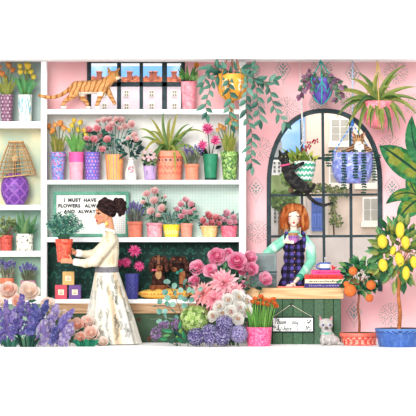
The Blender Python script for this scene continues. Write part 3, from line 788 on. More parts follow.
for x, y in [(145, 152), (148, 156), (151, 151), (154, 155), (144, 158), (156, 158), (149, 160), (152, 158)]:
    b = MB()
    for q in range(3): b.floret(W(x + R() * 2 - 1, y + R() * 2 - 1, .37 + R() * .03), 1.7 * k, Vector((R() - .5, -1, R() - .3)), (246, 196, 200), 5)
    link('flower', b, M_PETAL, t)
def spider(t, mouth, blades, w_, d, pal, fold=.3):
    f = MB(); k = sc(d)
    for (cx, cy, tx, ty, dd) in blades:
        P = bez(W(mouth[0] + (R() - .5) * 4, mouth[1] + 1, d), W(cx, cy, d + dd * .5), W(tx, ty, d + dd), 12)
        c = random.choice(pal); c2 = mixc(c, (210, 206, 120), .35)
        f.blade(P, w_ * k * (.85 + .3 * R()), Vector((0, -1, .5)), lambda t_, s_, c=jit(c, 10), c2=c2: c2 if s_ < 0 and t_ < .9 else c, fold)
    link('foliage', f, M_LEAF, t)
SPG = [(98, 140, 70), (124, 158, 82), (78, 122, 62), (150, 160, 70), (170, 166, 80)]
t = plant('spider_plant', 'coral zigzag patterned pot with an arching spider plant', 'potted plant', 169.5, SH[2], DP)
def zig(u, v):
    for y0 in (5, 11):
        if abs(v - y0 - abs((u / 4.2) % 1 - .5) * 6) < .7: return jit((226, 96, 74), 5)
    if abs(v - 19.8) < 1.1 and (u / 4.2) % 1 < .42: return (60, 66, 90)
    if abs(v - 22.3) < .4: return (226, 110, 86)
    return jit((246, 148, 118), 6)
pot(t, 169.5, 29.5, 23.5, 29, SH[2], DP, zig, rim=6)
spider(t, (168, 151), [(160, 124, 164, 111, .3), (174, 122, 178, 111.5, .3), (184, 132, 194, 126, .15), (186, 120, 206, 134, .18), (190, 136, 199, 158, .18), (176, 134, 175, 176, .26), (160, 132, 153, 172, .26), (152, 126, 140, 164, .2), (150, 134, 141, 138, .15), (148, 124, 138, 130, .12), (166, 120, 172, 118, .08), (154, 140, 146, 176, .2), (182, 142, 187, 168, .24), (160, 128, 148, 132, .12), (178, 126, 190, 124, .14), (172, 130, 186, 146, .22), (158, 124, 150, 118, .1)], 3.4, DP, SPG)
t = plant('lavender_pot', 'terracotta pot of lavender between the coral pot and green vase', 'potted plant', 192, SH[2], .27)
pot(t, 192, 15, 12.5, 16, SH[2], .27, plain((238, 142, 112)), rim=3)
lavender(t, (192, 165), 13, 10.5, 20, LAV, [(122, 126, 104), (150, 154, 130), (96, 106, 90)], .27)
MAG = [(226, 40, 120), (238, 74, 146), (206, 24, 100), (244, 110, 170)]
def dahlias(t, mouth, fl, pal, d, leaf=DK, nleaf=14, spread=(9, 9), c=None, center=(150, 20, 70)):
    f = MB(); stems(f, mouth, [(x, y) for x, y, r in fl], leaf[0], .45)
    if nleaf: leafy(f, c or mouth, nleaf, spread, 6, 3.4, leaf, d, .3)
    for x, y, r in fl:
        b = MB(); p = W(x, y, d + .07); k = sc(d)
        b.spiky(p, r * k, Vector(((R() - .5) * .5, -1, .3)), [(12, 1.45, 1.), (11, 1.1, .9), (8, .7, .7), (5, .3, .5)], pal, .36)
        link('flower', b, M_PETAL, t)
    link('foliage', f, M_LEAF, t)
t = plant('dahlia_vase', 'dark green vase of magenta dahlias on the long shelf', 'vase', 210.5, SH[2], DP)
pot(t, 210.5, 15, 11.5, 26, SH[2], DP, lambda u, v: (24, 70, 56) if v < 2 else jit((44, 134, 98), 8), name='vase')
dahlias(t, (210.5, 155, DP), [(207.5, 129, 6.5), (202.5, 145, 5.6), (215.5, 140.5, 5.6)], MAG, DP, [(26, 40, 44), (36, 62, 56), (20, 30, 36)], 10, (8, 5), (211, 152))
t = plant('tulip_vase', 'camouflage green vase of orange tulips beside the white post', 'vase', 229.5, SH[2], DP)
pot(t, 229.5, 18, 13, 28.5, SH[2], DP, blot((176, 204, 120), [(84, 128, 66), (130, 172, 88), (60, 96, 56)], .4, .12), rim=5, name='vase')
tulips(t, (229.5, 153, DP), [(220.5, 125, 2.8), (224, 127, 2.6), (231, 121.5, 2.8), (235, 126, 2.8), (235.5, 120.5, 2.6), (228, 119.5, 2.2), (217.5, 129, 2)], [(250, 180, 92), (252, 200, 124), (244, 160, 72)], [(176, 180, 84), (150, 162, 76), (196, 196, 112)], 11, 26, spf=.13)

# --- letter board on the pegboard shelf
GAIN = .86
lb = thing('letter_board', 'white letter board in a green frame behind the florist', 'letter board', Vector((W(91, 0, .1).x, -.1, SH[3])))
b = MB()
for x0, x1, y0, y1 in [(53, 129, 191.5, 195), (53, 129, 233.8, 236.9), (53, 56.2, 195, 233.8), (125.6, 129, 195, 233.8)]: b.pbox(x0, x1, y0, y1, .06, .115, (100, 160, 136))
link('frame', b, wash('green_frame_paint', (88, 146, 122), (116, 174, 150), 9), lb, bevel=.004)
b = MB(); b.pbox(55.5, 126.2, 194.5, 234.8, .07, .095, (248,) * 3); link('dotted_panel', b, dotted('dotted_letter_panel', (248, 247, 243), (240, 240, 234), (186, 182, 174), 2.1 * S, .2), lb)
for tx, x, y in [('I', 64.4, 200.3), ('MUST', 74.4, 200.3), ('HAVE', 90, 200.3), ('FLOWERS', 69.2, 206), ('ALWAYS', 94.8, 206), ('AND', 69.4, 211.7), ('ALWAYS', 88, 211.7)]:
    b = MB(); textmesh(tx, 4.6 * S, W(x, y, .1), (48, 44, 44), b, .0012, space=1.14, bold=.0026); link('lettering', b, M_PAINT, lb)

GAIN = .86
# --- pots on the pegboard shelf
t = plant('lavender_pot', 'terracotta pot of violet lavender just behind the florist', 'potted plant', 135, SH[3], DP)
pot(t, 135, 15.5, 13, 15.8, SH[3], DP, plain((232, 130, 104)), rim=3.2)
lavender(t, (135, 223), 13, 9.5, 21, [(104, 92, 178), (134, 120, 198), (84, 72, 158)], [(124, 128, 116), (150, 154, 140), (98, 108, 98)], DP)
t = plant('rose_pot', 'dusty pink pot with tall blush roses on the pegboard shelf', 'potted plant', 154.5, SH[3], DP)
pot(t, 154.5, 17, 15, 14.5, SH[3], DP, blot((226, 152, 164), [(236, 176, 182), (206, 128, 146)], .3, .2), rim=2.5)
roses(t, (154.5, 224, DP), [(146.5, 193.5, 4), (154.5, 190.5, 4.2), (154, 200, 4.2), (150.5, 211, 4.2), (161.5, 208, 4.2), (165, 196.5, 2), (143, 202, 2.6), (158, 215, 2.6)], [(246, 188, 186), (250, 208, 202), (238, 160, 164)], [(74, 118, 88), (104, 148, 110), (52, 92, 72)], 48, (11, 15), (154, 208), L=4.4, w=2.8, stemc=(84, 120, 80))
t = plant('succulent_pot', 'yellow patterned pot of blue-green sprigs', 'potted plant', 171.5, SH[3], DP)
pot(t, 171.5, 17.5, 13.5, 12.8, SH[3], DP, lambda u, v: jit((246, 222, 54), 4) if v > 9.8 or ((u + v) * .55 % 1 < .45) == ((u - v) * .55 % 1 < .45) else jit((250, 238, 150), 4))
f = MB(); leafy(f, (171, 220), 70, (8, 6), 4.4, 1.8, [(116, 158, 148), (86, 132, 124), (150, 184, 172), (96, 120, 96)], DP, .9, 'l'); link('foliage', f, M_LEAF, t)
t = plant('flowering_pot', 'coral pot of pink open blooms between yellow and peach pots', 'potted plant', 186.5, SH[3], DP)
pot(t, 186.5, 13, 10, 14, SH[3], DP, plain((236, 150, 130)), rim=3)
roses(t, (186.5, 225, DP), [(186, 199.5, 3.4), (181, 204, 3.4), (191, 204, 3.4), (177, 209, 2.8), (184.5, 212, 3.2), (190, 212, 3), (181, 216, 3), (194, 209, 2)], [(238, 150, 172), (246, 176, 190), (226, 122, 152)], [(52, 122, 98), (80, 150, 120), (36, 98, 80)], 40, (9, 10), (186, 213), L=5, w=2.6)
t = plant('rose_pot', 'peach bowl of red roses on the pegboard shelf', 'potted plant', 209.5, SH[3], DP)
pot(t, 209.5, 19.5, 13, 11.5, SH[3], DP, blot((246, 196, 130), [(250, 210, 154)], .3, .15), rim=1.5)
roses(t, (209.5, 227, DP), [(203, 220, 3.6), (209, 215, 4.2), (216, 217, 4), (212, 222.5, 3.6), (206, 225, 3), (219, 223, 2.8)], [(226, 84, 96), (236, 112, 120), (210, 60, 78)], [(60, 104, 96), (90, 136, 128), (44, 78, 76)], 34, (10, 6), (210, 224), L=4.6, w=3)
t = plant('flowering_pot', 'rose pink pot of mauve blooms next to the white post', 'potted plant', 229, SH[3], DP)
pot(t, 229, 17.5, 14, 11.5, SH[3], DP, blot((232, 112, 132), [(240, 136, 150), (216, 90, 118)], .3, .2))
roses(t, (229, 227, DP), [(227, 213, 4), (223.5, 219, 3.6), (233.5, 217, 3.4), (230, 222, 3.4), (235, 222, 2.6)], [(232, 138, 168), (240, 168, 190), (214, 108, 146)], [(78, 112, 104), (110, 146, 132), (58, 88, 88)], 34, (7, 6), (228.5, 220), L=4.6, w=2.8)

# --- on the potting bench
DB2 = .34
t = plant('dahlia_pot', 'dark blue speckled pot of magenta dahlias on the potting bench', 'potted plant', 132, BENCH, DB2)
pot(t, 132, 15, 12, 25.5, BENCH, DB2, spk((62, 66, 142), [(96, 100, 176), (50, 54, 124)], 2.2, .5))
dahlias(t, (132, 276, DB2), [(134.5, 251, 6.6), (126, 262.5, 5.4), (139, 266.5, 5.6), (119.5, 263, 4.2)], [(234, 56, 132), (244, 92, 156), (216, 34, 112)], DB2, [(30, 60, 52), (44, 84, 66)], 10, (7, 5), (132, 272))
def soap(x, y0, y1, w_, col, label, z, d=.38, lab=(246, 226, 196)):
    k = sc(d); h = (y1 - y0) * k; cx = W(x, 0, d).x
    t = thing('carton', label, 'box', Vector((cx, -d, z)), None)
    b = MB(); b.box((cx - w_ * k / 2, -d - .05, z), (cx + w_ * k / 2, -d + .05, z + h), col); link('box_body', b, M_PAINT, t, bevel=.004)
    b = MB(); b.box((cx - 2.9 * k, -d - .053, z + h * .30), (cx + 2.9 * k, -d - .0505, z + h * .68), lab)
    for q in range(3): b.box((cx - (1.8 - .4 * q) * k, -d - .0545, z + h * (.39 + .09 * q)), (cx + (1.8 - .4 * q) * k, -d - .0531, z + h * (.42 + .09 * q)), mixc(col, (90, 70, 60), .5))
    link('paper_label', b, M_PAPER, t)
    return z + h
zt = soap(61.2, 285.8, 300, 12, (206, 84, 98), 'red paper carton with a cream label on the potting bench', BENCH)
soap(75, 285.8, 300, 12, (116, 84, 146), 'purple paper carton with a cream label on the potting bench', BENCH)
soap(68.5, 272.8, 286, 11.6, (222, 178, 112), 'tan paper carton resting on top of the two others', zt + .0015)
cu = thing('dog_cushion', 'mustard yellow cushion with red dots under the puppies', 'cushion', W(165, 300, .31))
b = MB(); cx, d = W(165, 0, .31).x, .31
def cushc(p):
    u = (p.x - cx) / S; z = (p.z - BENCH) / S
    return (196, 64, 60) if abs(z - 5.2) < .95 and (u / 3.6) % 1 < .5 else jit((240, 190, 92), 5)
P = [(0, 0)]
b.lathe([(.001, 0), (17 * S, .3 * S), (23 * S, 2.2 * S), (25.8 * S, 5.2 * S), (24 * S, 7.6 * S), (17 * S, 9.4 * S), (8 * S, 10.4 * S), (.001, 10.6 * S)], Vector((cx, -d, BENCH)), 110, lambda u, v: (196, 64, 60) if abs(v - 5.2) < .8 and (u / 3.8) % 1 < .5 else jit((240, 188, 92), 6), S, .62, .7, lambda a, v: 1 + .02 * sin(a * 7))
link('cover', b, M_CLOTH, cu)
for sx in (-1, 1):
    b = MB(); p = Vector((cx + sx * 25.5 * S, -d, BENCH + 5.2 * S))
    b.ell(p, (.018, .018, .016), (230, 170, 80), 8, 6)
    for q in range(9): b.tube([p, p + Vector((sx * .04, (R() - .5) * .04, (R() - .5) * .035))], .004, jit((236, 180, 88), 8), 4)
    link('tassel', b, M_ROPE, cu)
# ---------------------------------------------------------------- hanging planters
GAIN = .86
VL = [(60, 118, 98), (84, 142, 120), (42, 94, 80), (112, 160, 140)]
def vine(fol, pts, d, leafL, leafW, pal, step=6.5, stemc=(142, 92, 62), tip=True, hang=.3, shape='o'):
    k = sc(d)
    P = spline([W(x, y, dd) for x, y, dd in pts], 8)
    fol.tube(P, [.5 * k * (1 - .5 * i / len(P)) for i in range(len(P))], stemc, 5)
    acc = step * .4; side = 1
    for i in range(1, len(P)):
        acc += (P[i] - P[i - 1]).length / k
        if acc >= step * .5:
            acc = 0; side = -side
            t = (P[i] - P[i - 1]).normalized(); n = Vector((-t.z, 0, t.x)) * side
            dv = n * .9 + t * (.55 + R() * .5) + Vector((0, -.35 + R() * .3, -hang * R()))
            c = random.choice(pal)
            fol.leaf(P[i], dv, leafL * k * (.75 + .5 * R()), leafW * k * (.8 + .4 * R()), Vector((R() - .5, -1, .2)), jit(c, 10), .12, 5, shape, mid=mixc(jit(c, 8), (160, 200, 180), .3))
    if tip: fol.leaf(P[-1], P[-1] - P[-3], leafL * k, leafW * k, Vector((0, -1, 0)), jit(random.choice(pal), 10), .1, 5, shape)
def hang(name, label, cx, yb, d): return thing(name, label, 'hanging plant', W(cx, yb, d))
YT = lambda d: 208 - (TOP - .002 - CZ) / sc(d)
d = .66; k = sc(d)
t = hang('hanging_planter', 'yellow hanging bowl with white marks and long trailing teal vines', 232, 101, d)
def ybowl(u, v):
    c = (250, 172, 58)
    x, y = u, v - 14
    for cx in (-9, 9.5):   # ring marks with dots above
        q = math.hypot((x - cx) / 3.1, (y + .3) / 4.2)
        if .62 < q < 1.05 and not (cx < 0 and y < -3.): return (255, 246, 226)
        if abs(y - 5.9) < .7 and abs(abs(x - cx) - 1.5) < .75: return (255, 246, 226)
    if abs(x) < 3.4 and abs(abs(x) - (3.6 - y) * .42) < .62 and -3 < y < 4: return (255, 246, 226)
    if abs(abs(x) % 6 - 0) < .5 and abs(y - 7.6) < .6: return (252, 226, 180)
    return jit(c, 5)
pot(t, 232, 31, 8, 27, Z(101, d), d, ybowl, prof=[(4, 0), (8, 1.6), (11.6, 5), (14, 10), (15.2, 16), (15.5, 22), (15.5, 27)], name='bowl')
b = MB()
for sx, dy in ((-9, -.12), (8, -.12), (0, .12)):
    P = [W(232 + sx * .1, 102, d), W(232 + sx * .8, 97, d - dy * .8), W(232 + sx * 1.15, 88, d - dy * 1.35), W(232 + sx * 1.1, 73, d - dy * 1.4), W(232 + sx * .55, YT(d), d)]
    P = spline(P, 6); b.tube(P, .6 * k, (190, 134, 70), 6)
for q in range(9): b.tube([W(232, 101, d), W(231.5 + (R() - .5) * 3.4, 109, d + (R() - .5) * .04), W(232 + (R() - .5) * 6, 117 + R() * 3, d + (R() - .5) * .06)], .42 * k, jit((198, 142, 76), 12), 4)
b.ell(W(232, 102.5, d), (.022, .022, .02), (180, 124, 62)); link('cord', b, M_ROPE, t)
f = MB()
for pts in [[(224, 75, .72), (214, 66, .8), (207, 70, .85), (205, 80, .86), (203, 86, .85)],
            [(222, 74, .7), (213, 80, .8), (209, 92, .84), (206, 104, .84), (207, 114, .82)],
            [(228, 74, .75), (229, 86, .9), (231, 100, .9), (229, 112, .88), (232, 124, .86)],
            [(240, 74, .72), (247, 76, .8), (247, 92, .85), (246, 108, .84), (248, 120, .82), (252, 134, .8), (251, 150, .8), (252, 166, .8)],
            [(243, 73, .7), (252, 77, .78), (256, 88, .82), (258, 104, .82), (260, 120, .8)],
            [(243, 73, .66), (256, 79, .7), (268, 86, .72), (272, 100, .72), (276, 111, .7), (285, 122, .7)],
            [(238, 74, .7), (247, 70, .75), (252, 68.5, .72)], [(226, 74, .7), (217, 69, .74), (213, 67.5, .72)], [(234, 74, .74), (237, 70, .78), (242, 68, .78)],
            [(256, 79, .7), (266, 82, .7), (273, 80, .7)], [(231, 75, .74), (227, 70, .8), (223, 68, .8)]]:
    vine(f, pts, .7, 10.2, 4.5, VL, 7.6)
link('foliage', f, M_LEAF, t)

d = .5; k = sc(d)
t = hang('hanging_planter', 'purple heart shaped hanging pot in teal macrame with plum leaves', 321.5, 104, d)
pot(t, 321.5, 24, 6, 26, Z(104, d), d, blot((92, 76, 158), [(110, 92, 178), (76, 60, 140)], .2, .15), prof=[(2.5, 0), (6, 3), (9.6, 8), (11.8, 14), (12.5, 20), (12, 26)], name='bowl')
b = MB(); tl = (56, 170, 156)
for a0 in [-.9, 0, .9, 2.2, 3.14, -2.2]:
    P = [W(321.5, 104.6, d)]
    for (r, y) in [(6.5, 101), (10.2, 96), (12.6, 90), (13, 84), (12.6, 78)]:
        P.append(Vector((W(321.5 + r * sin(a0), y, d).x, -d - r * k * cos(a0), Z(y, d))))
    P += [W(321.5 + 5 * sin(a0), 68, d + .03 * cos(a0)), W(320.5, YT(d), d)]
    b.tube(spline(P, 6), .62 * k, jit(tl, 8), 6)
for a0 in (-.45, .45):
    for sg in (-1, 1):
        b.tube([Vector((W(321.5 + r * sin(a0 + sg * e), y, d).x, -d - r * k * cos(a0 + sg * e), Z(y, d))) for r, y, e in ((12.8, 82, .45), (13.2, 87, .2), (12.2, 93, 0))], .5 * k, jit(tl, 8), 5)
link('macrame_cord', b, M_ROPE, t)
f = MB(); PL = [(140, 84, 116), (112, 62, 96), (92, 120, 92), (160, 104, 140), (74, 106, 80)]
for pts in [[(314, 79, .52), (307, 77, .62), (303, 84, .64), (302, 92, .62)], [(312, 79, .56), (306, 82, .66), (310, 90, .68)], [(316, 78, .58), (308, 72, .62), (305, 78, .62)], [(314, 79, .52), (304, 88, .6), (300, 96, .58)],
            [(328, 79, .54), (334, 80, .64), (339, 88, .66), (337, 98, .64)], [(328, 79, .54), (336, 82, .6), (343, 86, .6)], [(322, 78, .58), (325, 73, .62), (330, 78, .66), (332, 84, .66)], [(330, 80, .56), (335, 90, .64), (341, 95, .6)], [(320, 78, .6), (315, 82, .68), (312, 84, .7)]]:
    vine(f, pts, .6, 6.2, 4.4, PL, 6, (120, 80, 80))
link('foliage', f, M_LEAF, t)

d = .52; k = sc(d)
t = hang('hanging_planter', 'coral pink hanging pot with a large arching spider plant', 378, 128, d)
pot(t, 378, 33, 12, 27, Z(128, d), d, blot((244, 134, 148), [(250, 160, 168), (234, 112, 130)], .15, .2), prof=[(6, 0), (10, 1.6), (14, 6), (16, 12), (16.8, 19), (16.5, 27)], name='bowl')
b = MB()
for a0 in (0., 2.1, -2.1):
    P = [W(378, 128.6, d)] + [Vector((W(378 + r * sin(a0), y, d).x, -d - r * k * cos(a0), Z(y, d))) for r, y in ((8, 127.2), (14.6, 122), (17, 115), (17.6, 106), (17, 101))] + [W(378 + 4 * sin(a0), 78, d), W(377.5, YT(d), d)]
    b.tube(spline(P, 6), .5 * k, (214, 184, 108), 6)
link('cord', b, M_ROPE, t)
spider(t, (377, 101), [(374, 84, 358, 72, .1), (366, 80, 350, 79, .14), (372, 82, 379, 72, .1), (384, 74, 406, 65, .16), (382, 82, 390, 88, .1), (398, 86, 416, 87, .18), (352, 86, 336, 92, .16), (352, 94, 336, 118, .22), (356, 100, 352, 118, .26), (362, 98, 358, 138, .3), (372, 100, 370, 128, .34), (382, 102, 384, 126, .34), (388, 100, 393, 138, .32), (396, 98, 406, 124, .26), (400, 92, 418, 116, .22), (398, 90, 420, 102, .2), (378, 98, 383, 134, .36), (364, 94, 345, 130, .26), (392, 104, 388, 132, .34), (390, 88, 402, 100, .2), (372, 96, 366, 126, .32), (384, 98, 390, 122, .3), (366, 90, 356, 110, .3), (376, 100, 377, 120, .36), (394, 94, 400, 130, .28), (358, 92, 342, 104, .2), (386, 80, 398, 74, .12)], 5.2, d, [(104, 134, 62), (84, 120, 60), (132, 152, 72), (150, 158, 72), (66, 108, 66)], .35)

# planters hanging before the arched window
d = .17; k = sc(d)
t = hang('hanging_planter', 'white pot with green zigzags and croton leaves hanging before the window', 304, 181, d)
def zz(u, v):
    q = (v + abs((u / 4) % 1 - .5) * 3.4) / 5.2
    return jit((64, 178, 138), 8) if q % 1 < .5 else jit((244, 246, 240), 4)
pot(t, 304, 23, 15, 20, Z(181, d), d, zz, prof=[(6.6, 0), (8, .6), (10, 6), (11.6, 14), (12, 20)], name='bowl')
b = MB()
for a0 in (.6, -1.5, 2.6):
    b.tube([Vector((W(304 + 12 * sin(a0), 160.5, d).x, -d - 12 * k * cos(a0), Z(160.5, d))), W(303.5 + .9 * sin(a0), 143, d - .01 * cos(a0)), W(299.5, YT(d), d)], .4 * k, (236, 232, 228), 5)
b.ell(W(302.5, 141, d), (.016, .016, .02), (226, 220, 214)); link('cord', b, M_ROPE, t)
f = MB()
for (x, y, w_) in [(285, 150, 7), (291, 150, 7), (297, 148, 8), (304, 151, 8), (312, 152, 7), (318, 156, 6), (288, 157, 6), (300, 154, 8), (308, 156, 7), (295, 156, 7)]:
    P0 = W(304 + (x - 304) * .45, 162, d + .04); P1 = W(x, y, d + .1 + R() * .1)
    g_ = random.choice([(214, 218, 96), (180, 198, 80), (236, 230, 130), (140, 172, 76)])
    f.leaf(P0, P1 - P0, (P1 - P0).length * 1.12, w_ * k, Vector((0, -1, .4)), lambda q, s_, g_=g_: jit(g_, 14) if vn(q * 5, s_ * 3, g_[0]) > -.1 else jit((92, 124, 56), 12), .1, 8, 'l')
link('foliage', f, M_LEAF, t)
f = MB(); P = spline([W(303, 160, d + .04), W(306, 148, d + .08), W(317, 139, d + .1)], 6); f.tube(P, .3 * k, (110, 140, 80), 5)
for q in range(26):
    i = 4 + int(R() * (len(P) - 4)); p = P[min(i, len(P) - 1)]; f.octa(p + Vector((R() - .5, (R() - .5) * .5, R() - .5)) * 4.4 * k, 1.15 * k, jit((214, 20, 66), 10))
link('berry_sprig', f, M_PETAL, t)

d = .36; k = sc(d)
t = hang('hanging_planter', 'mottled lilac blue pot on a blue rope with trailing strings of green beads', 352.5, 183.5, d)
pot(t, 352.5, 42, 30, 31, Z(183.5, d), d, blot((152, 164, 224), [(124, 138, 210), (182, 190, 236), (140, 136, 208)], .22, .1), prof=[(13, 0), (15, .8), (19, 7), (20.8, 15), (21, 24), (20.5, 31)], name='bowl')
b = MB()
for a0 in (-1.25, 1.25, 3.14):
    P = [Vector((W(352.5 + 20.5 * sin(a0), 153, d).x, -d - 20.5 * k * cos(a0), Z(153, d))), W(352.5, 124, d)]
    n = 16; b.tube([P[0].lerp(P[1], i / n) for i in range(n + 1)], .75 * k, lambda q: (76, 138, 214) if int((q.z * 45)) % 2 else (190, 214, 240), 6)
b.tube([W(352.5, 124.5, d), W(352.5, 116, d), W(352.5, YT(d), d)], .75 * k, lambda q: (76, 138, 214) if int((q.z * 45)) % 2 else (190, 214, 240), 6); b.ell(W(352.5, 123.5, d), (.02, .02, .028), (70, 126, 204))
link('rope', b, M_ROPE, t)
for (x0, yb, a0) in [(328.5, 166, -1.5), (333, 160, -1.3), (343.5, 188, -.45), (354.5, 178, .1), (362.8, 192.5, .5), (374, 180, 1.3), (378, 160, 1.55), (326.5, 160, -1.56)]:
    f = MB(); r = 21.6 * k
    xr, yr = 352.5 + 21.6 * sin(a0), d + 21.6 * k * cos(a0)
    xo = x0 if abs(a0) > 1.2 else xr
    P = [Vector((W(352.5 + 16 * sin(a0), 152, d).x, -d - 16 * k * cos(a0), Z(152, d))), Vector((W(xr, 152, d).x, -yr, Z(151.4, d))), Vector((W(xo, 155, d).x, -yr - .012, Z(155, d)))]
    n = max(2, int((yb - 155) / 2.6))
    for i in range(1, n + 1): P.append(Vector((W(xo + sin(i * 1.3 + x0) * .5, 155, d).x, -yr - .014, Z(155 + (yb - 155) * i / n, d))))
    f.tube(P, .22 * k, (96, 110, 70), 4)
    for i in range(1, len(P)):
        for sg in (-1, 1, 0):
            for q in (0,):
                p = P[i].lerp(P[i - 1], q)
                f.ell(p + Vector((sg * 1.6 * k, -.012 * (sg == 0), (R() - .5) * .6 * k)), (1.15 * k, .6 * k, .85 * k), jit(random.choice([(10, 84, 68), (20, 108, 84), (8, 62, 56)]), 8), 6, 4, Matrix.Rotation(sg * .6, 3, 'Y'))
    link('trailing_strand', f, M_LEAF, t)

# ---------------------------------------------------------------- big leafed plant at the edge
d = 1.0; k = sc(d); bx = 428
t = plant('banana_plant', 'tall plant with huge dark green banana leaves beyond the lemon tree', 'plant', bx, 0, d)
b = MB(); b.tube([W(bx, 208 + CZ / k - .3, d), W(bx + 1, 280, d), W(bx - 1, 215, d), W(bx, 150, d)], [.06, .05, .04, .02], (96, 124, 70), 8); link('stem', b, M_LEAF, t)
def bigleaf(base, tip, bend, w_, vari, dd=.12, up=Vector((0, -1, .5))):
    b = MB(); P0, P2 = W(base[0], base[1], d), W(tip[0], tip[1], d + dd); P1 = W(bend[0], bend[1], d + dd * .7)
    n = 34; P = bez(P0, P1, P2, n); vs, fs, cs = [], [], []; M = 20; sd = R() * 50
    for i in range(n + 1):
        t_ = i / n; tg = (P[min(i + 1, n)] - P[max(i - 1, 0)]).normalized(); side = tg.cross(up).normalized()
        w = w_ * k * .5 * max(.02, sin(pi * min(1, .06 + .94 * t_) ** .9)) ** .8 if t_ < 1 else 0.001
        for j in range(-M // 2, M // 2 + 1):
            q = j / (M / 2); vs.append(P[i] + side * w * q + Vector((0, -.03 * (1 - abs(q)) + .01 * sin(i * 1.9) * abs(q), .02 * (1 - abs(q)))))
    for i in range(n):
        for j in range(M):
            a = i * (M + 1) + j; fs.append((a, a + 1, a + M + 2, a + M + 1))
            q = abs((j + .5) / (M / 2) - 1); t_ = i / n
            c = (34, 112, 66)
            g_ = t_ - q * .12; st_ = vn(g_ * 14, sd)       # feathered patches that follow the side veins
            c = mixc(c, (62, 146, 88), max(0, min(1, .4 + 1.6 * st_)))
            if vari:
                e_ = max(0, min(1, (.72 + .3 * vn(g_ * 9, sd + 9) - q) * 5)) * max(0, min(1, (t_ - .08) * 8)) * max(0, min(1, (.84 - t_) * 8))
                c = mixc(c, (150, 158, 60) if vn(g_ * 11, sd + 4) > -.12 else (96, 148, 62), e_)
            if q < .07: c = (26, 74, 54)
            cs.append(jit(c, 4))
    b.add(vs, fs, cs); link('leaf', b, M_LEAF, t)
bigleaf((428, 182), (379.5, 146.5), (398, 158), 29, True)
bigleaf((428, 202), (386, 204), (404, 186), 15, True)
bigleaf((428, 196), (398, 222), (408, 204), 22, True, .2)
bigleaf((428, 170), (412, 116), (408, 148), 17, False, .05)
bigleaf((426, 200), (408, 172), (410, 196), 14, True, .05)

# ---------------------------------------------------------------- fruit trees in pots
GAIN = .86
def fruit_tree(label, kind, fruit_name, cx, d, potargs, trunk, crown, leaves, leafL, leafW, nl, fruits, trunkc):
    k = sc(d); t = thing(kind, label, 'tree', Vector((W(cx, 0, d).x, -d, 0)), None)
    h, wt, wb, colf, rim = potargs
    pot(t, cx, wt, wb, h, 0.0, d, colf, rim=rim, lip=1.)
    b = MB(); P = spline([W(x, y, d) for x, y in trunk], 6)
    b.tube(P, [(1.7 - .7 * i / len(P)) * k * trunkc[1] for i in range(len(P))], trunkc[0], 8)
    top = P[-1]
    for i in range(9):
        a = R() * 6.28; q = W(crown[0] + cos(a) * crown[2] * .7, crown[1] - abs(sin(a)) * crown[3] * .5, d + (R() - .5) * .2)
        b.tube(bez(P[-3], top.lerp(q, .4) + Vector((0, 0, .02)), q, 5), [.7 * k, .6 * k, .5 * k, .4 * k, .3 * k, .2 * k], trunkc[0], 5)
    link('trunk', b, M_WOODP, t)
    f = MB()
    for i in range(nl):
        v = Vector((random.gauss(0, 1), random.gauss(0, 1) * .8, random.gauss(0, 1))).normalized() * (.3 + .7 * R() ** .6)
        p = W(crown[0], crown[1], d) + Vector((v.x * crown[2] * k, v.y * min(crown[2], crown[3]) * k * .7, v.z * crown[3] * k))
        dv = v.normalized() + Vector((R() - .5, -.3, R() - .5)) * 1.1; c = random.choice(leaves)
        f.leaf(p, dv, leafL * k * (.7 + .5 * R()), leafW * k * (.8 + .4 * R()), Vector((R() - .5, -1, .4)), jit(c, 10), .1, 5, 'o', mid=mixc(jit(c, 8), (20, 60, 40), .25))
    link('foliage', f, M_LEAF, t)
    for (x, y, r, st) in fruits:
        b = MB(); p = W(x, y, d + min(crown[2], crown[3]) * k * .75)
        b.ell(p, (r * k * (1 if st == 1 else .82), r * k * .9, r * k * st), lambda q: jit(potfruit, 9), 18, 12, Matrix.Rotation((R() - .5) * .8, 3, 'Y') if st > 1 else None)
        if st > 1: b.ell(p - Vector((0, 0, r * k * st * .98)), .6 * k, potfruit, 8, 6)
        fr = link(fruit_name, b, M_PETAL, t)
        b = MB(); b.tube([p + Vector((0, 0, r * k * st * .9)), p + Vector((.004, .006, r * k * st + .02))], .3 * k, (96, 110, 60), 5); link('stalk', b, M_WOODP, fr)
    return t
def coralpot(u, v):
    if v > 8.2: return jit((240, 116, 96), 5) if (u / 3.4) % 1 < .8 else (248, 156, 130)
    q = ((u / 6) % 1 - .5) * 6; y = v - 3.6
    if abs(abs(q) - abs(y) * .6) < .55 and y > -3 or math.hypot(q, y + 1.5) < .9: return (250, 168, 144)
    return jit((228, 80, 66), 6)
GAIN = .86
potfruit = (244, 112, 34)
fruit_tree('small orange tree with round oranges in a coral red patterned pot', 'orange_tree', 'orange', 359, 1.2, (12.6, 39, 34, coralpot, 4), [(359, 336), (359.5, 322), (358, 308), (359, 296), (358.5, 287)], (360, 277, 19, 17), [(64, 150, 92), (98, 176, 116), (36, 106, 74), (140, 190, 110), (30, 70, 54)], 8, 4, 165,
           [(353, 271, 4.4, 1), (350, 290.5, 6.4, 1), (371, 285, 4.8, 1), (373, 270.5, 3.8, 1), (369.5, 298, 4, 1), (346.5, 284, 3, 1)], ((140, 84, 56), .75))
def bluepot(u, v):
    q = abs((u / 6.4) % 1 - .5) * 2
    e = v - (14.2 + 2.6 * (q ** 2))
    if abs(e) < .55: return (40, 62, 120)
    if e > 0: return jit((86, 128, 190), 6)
    return mixc(jit((62, 98, 168), 6), (96, 136, 196), max(0, vn(u * .3, v * .1)) * 1.2)
potfruit = (252, 226, 48)
